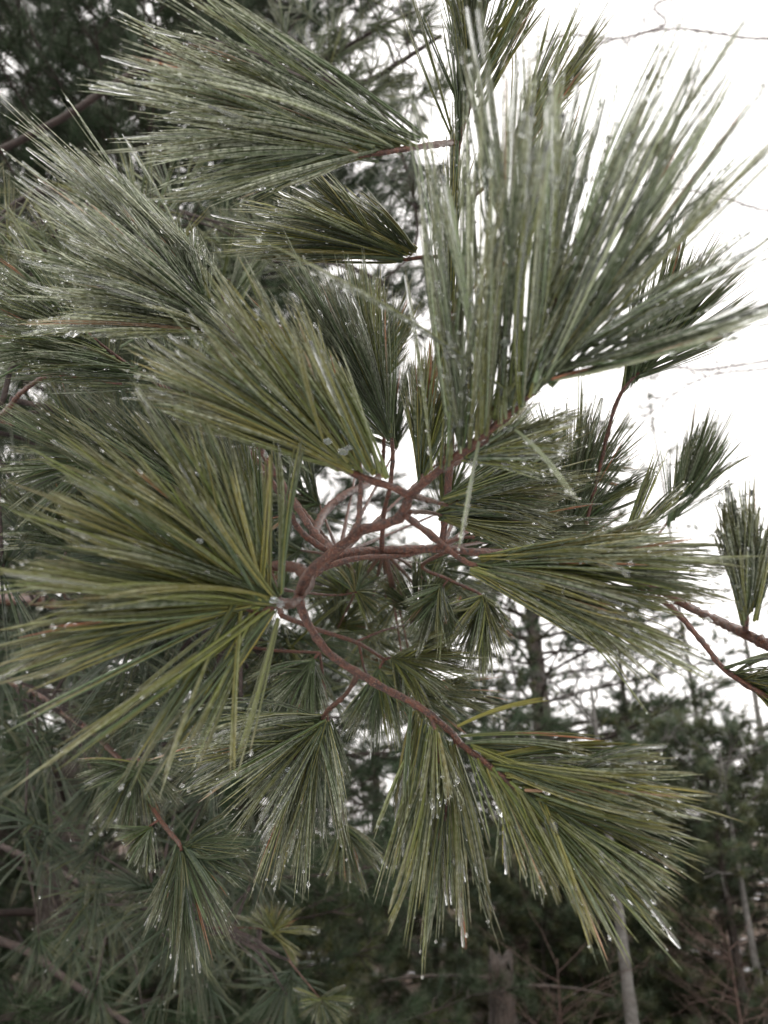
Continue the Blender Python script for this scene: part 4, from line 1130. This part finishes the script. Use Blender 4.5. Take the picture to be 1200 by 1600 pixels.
def scatter(n, x0, x1, y0, y1, d0, d1, mixw, aim, nn=24, ice=.15):
    for i in range(n):
        px, py, d = rng.uniform(x0, x1), rng.uniform(y0, y1), rng.uniform(d0, d1)
        p = at(px, py, d)
        q = ALLP[np.argmin(np.linalg.norm(ALLP - p, axis=1))]
        mid = (p + q) / 2 + np.array([0, 0, 0.15]) * np.linalg.norm(p - q) * rng.uniform(0.2, 1)
        part = wood3('shoot', [(*q, .0024), (*mid, .0018), (*p, .0012)], M_LIMB, T, K=6, dens=60)
        axis = unit(np.array([aim[0], aim[1], aim[2]]) + rng.normal(0, 0.45, 3))
        D = unit(axis * rng.uniform(.35, 1, (nn, 1)) + rng.normal(0, .42, (nn, 3)))
        P0 = p - axis * rng.uniform(0, .045, (nn, 1))
        P2 = P0 + D * rng.uniform(.075, .115, (nn, 1))
        ax = bundle_axes(P0, P2, rng.normal(.05, .03, nn), 5)
        iv = np.full(nn, ice)
        P, R, tint = bundle_needles(ax, 5, .0026 * np.exp(rng.normal(0, .5, nn)), .00046, 3, pick_cols(nn, mixw), iv)
        V, qd = tubes(P, R, 3)
        link('needles', mesh_from('needles', V, [qd], M_NEEDLE, tint), part, kind='stuff')
        glaze(part, P, ax[:0], np.zeros(0), iv, .0009, .5, .05)


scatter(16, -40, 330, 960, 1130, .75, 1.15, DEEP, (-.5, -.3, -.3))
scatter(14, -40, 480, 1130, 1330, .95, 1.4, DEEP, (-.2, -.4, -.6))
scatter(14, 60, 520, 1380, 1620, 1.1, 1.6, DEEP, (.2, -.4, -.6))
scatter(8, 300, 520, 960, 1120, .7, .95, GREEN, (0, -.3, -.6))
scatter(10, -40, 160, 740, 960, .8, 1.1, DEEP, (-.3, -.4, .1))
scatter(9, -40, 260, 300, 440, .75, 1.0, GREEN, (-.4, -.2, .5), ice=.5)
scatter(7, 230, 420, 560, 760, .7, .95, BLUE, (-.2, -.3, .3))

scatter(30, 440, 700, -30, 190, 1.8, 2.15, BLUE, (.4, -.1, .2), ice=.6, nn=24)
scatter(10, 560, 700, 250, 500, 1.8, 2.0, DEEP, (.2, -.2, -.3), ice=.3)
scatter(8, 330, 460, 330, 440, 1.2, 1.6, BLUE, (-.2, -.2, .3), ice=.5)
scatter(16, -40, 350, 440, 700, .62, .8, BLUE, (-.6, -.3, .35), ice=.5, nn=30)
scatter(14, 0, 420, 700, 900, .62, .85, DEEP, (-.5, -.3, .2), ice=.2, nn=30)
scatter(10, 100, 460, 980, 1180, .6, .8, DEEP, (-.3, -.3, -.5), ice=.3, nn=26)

# fillers round the fork and along the front stem
shoot(T, [(640, 800, .31, 1.6 * mm), (665, 800, .36, 1.4 * mm), (690, 805, .40, 1 * mm)],
      [(680, 800, .40, 850, 700, .40, .6), (684, 802, .40, 880, 760, .40), (688, 805, .40, 890, 810, .40), (688, 808, .40, 870, 850, .41), (686, 812, .40, 820, 880, .42, .6)], 30, GREEN, ice=.5, jit=.06)
shoot(T, [(700, 722, .288, 1.6 * mm), (760, 690, .285, 1.2 * mm)],
      [(700, 715, .288, 690, 430, .25, .5), (730, 695, .285, 740, 380, .24), (760, 675, .28, 800, 350, .235), (790, 655, .275, 860, 330, .23), (815, 635, .27, 930, 330, .235), (830, 620, .268, 1000, 380, .235, .6)], 10, OLIVE, ice=.8, jit=.06, sag=.0, r=.0003)
shoot(T, [(690, 735, .29, 1.6 * mm), (730, 715, .30, 1.2 * mm)],
      [(715, 715, .29, 830, 640, .29, .6), (725, 715, .295, 900, 650, .29), (730, 715, .295, 950, 690, .29), (725, 718, .295, 900, 720, .30), (715, 722, .295, 840, 760, .30, .6)], 14, YELLO, ice=.7, jit=.05)
for i in range(9):
    bx, by, bd = rng.uniform(520, 740), rng.uniform(900, 1090), rng.uniform(.75, 1.0)
    a0 = rng.uniform(0, 6.28)
    small([(600, 860, .48, 2 * mm), ((600 + bx) / 2, (900 + by) / 2 - 30, .65, 1.6 * mm), (bx, by, bd, 1.2 * mm)], (bx, by, bd),
          [(bx + 100 * math.cos(a0 + k * .7), by + 100 * math.sin(a0 + k * .7), bd - .03) for k in range(5)], 26, GREEN)
for i in range(7):
    bx, by, bd = rng.uniform(700, 900), rng.uniform(720, 880), rng.uniform(.6, .75)
    a0 = rng.uniform(-1.8, 0.0)
    small([(690, 858, .50, 2 * mm), ((690 + bx) / 2, (858 + by) / 2, .58, 1.6 * mm), (bx, by, bd, 1.2 * mm)], (bx, by, bd),
          [(bx + 140 * math.cos(a0 + k * .35), by + 140 * math.sin(a0 + k * .35), bd - .03) for k in range(4)], 24, DARK)

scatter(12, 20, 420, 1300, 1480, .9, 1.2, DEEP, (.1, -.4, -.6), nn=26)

# needles clothing the leader
shoot(T, [(706, 640, .45, 1.6 * mm), (700, 600, .445, 1.2 * mm)], [(704, 640, .448, 690, 430, .43), (705, 560, .447, 702, 340, .43), (705, 480, .44, 706, 260, .42), (707, 400, .44, 712, 190, .41), (709, 320, .42, 716, 110, .40), (714, 240, .41, 722, 20, .39)], 26, OLIVE, ice=.5, jit=.03, sag=0)
shoot(T, [(716, 222, .41, 1.6 * mm), (722, 190, .405, 1.2 * mm)], [(716, 230, .41, 700, 10, .39), (720, 200, .405, 725, -40, .39), (728, 180, .40, 750, -60, .38), (735, 160, .40, 770, -80, .38)], 20, DARK, ice=.3, jit=.03, sag=0)

small([(330, 1450, 1.1, 2 * mm), (400, 1450, 1.0, 1.6 * mm), (430, 1460, .95, 1 * mm)], (425, 1458, .95), [(350, 1430, .93), (390, 1400, .93), (440, 1390, .93), (490, 1420, .93), (500, 1470, .93), (470, 1530, .93)], 26, {'moss': 2, 'olive': 3, 'yellow': 1})
small([(450, 1500, 1.0, 1.6 * mm), (500, 1560, 1.0, 1 * mm)], (500, 1560, 1.0), [(440, 1540, .98), (470, 1600, .98), (520, 1630, .98), (570, 1590, .98), (560, 1540, .98)], 22, {'moss': 3, 'olive': 2, 'teal': 2})

# long loose needles of the nearest tuft reaching to the right
shoot(T, [(820, 625, .266, 1.2 * mm), (850, 598, .262, 1.0 * mm)],
      [(835, 612, .264, 1010, 40, .215, .8), (845, 605, .262, 1130, 95, .215), (850, 600, .26, 1200, 150, .21), (855, 597, .26, 1240, 220, .21), (858, 594, .26, 1270, 310, .212), (860, 592, .26, 1280, 390, .215), (862, 590, .26, 1240, 470, .22, .6)],
      15, ICY, ice=.9, jit=.04, sag=.0, reach=1.12, m=3, r=.0004, spread=.0012, n_mean=7, bead=.0006)
# dark tufts behind the fork
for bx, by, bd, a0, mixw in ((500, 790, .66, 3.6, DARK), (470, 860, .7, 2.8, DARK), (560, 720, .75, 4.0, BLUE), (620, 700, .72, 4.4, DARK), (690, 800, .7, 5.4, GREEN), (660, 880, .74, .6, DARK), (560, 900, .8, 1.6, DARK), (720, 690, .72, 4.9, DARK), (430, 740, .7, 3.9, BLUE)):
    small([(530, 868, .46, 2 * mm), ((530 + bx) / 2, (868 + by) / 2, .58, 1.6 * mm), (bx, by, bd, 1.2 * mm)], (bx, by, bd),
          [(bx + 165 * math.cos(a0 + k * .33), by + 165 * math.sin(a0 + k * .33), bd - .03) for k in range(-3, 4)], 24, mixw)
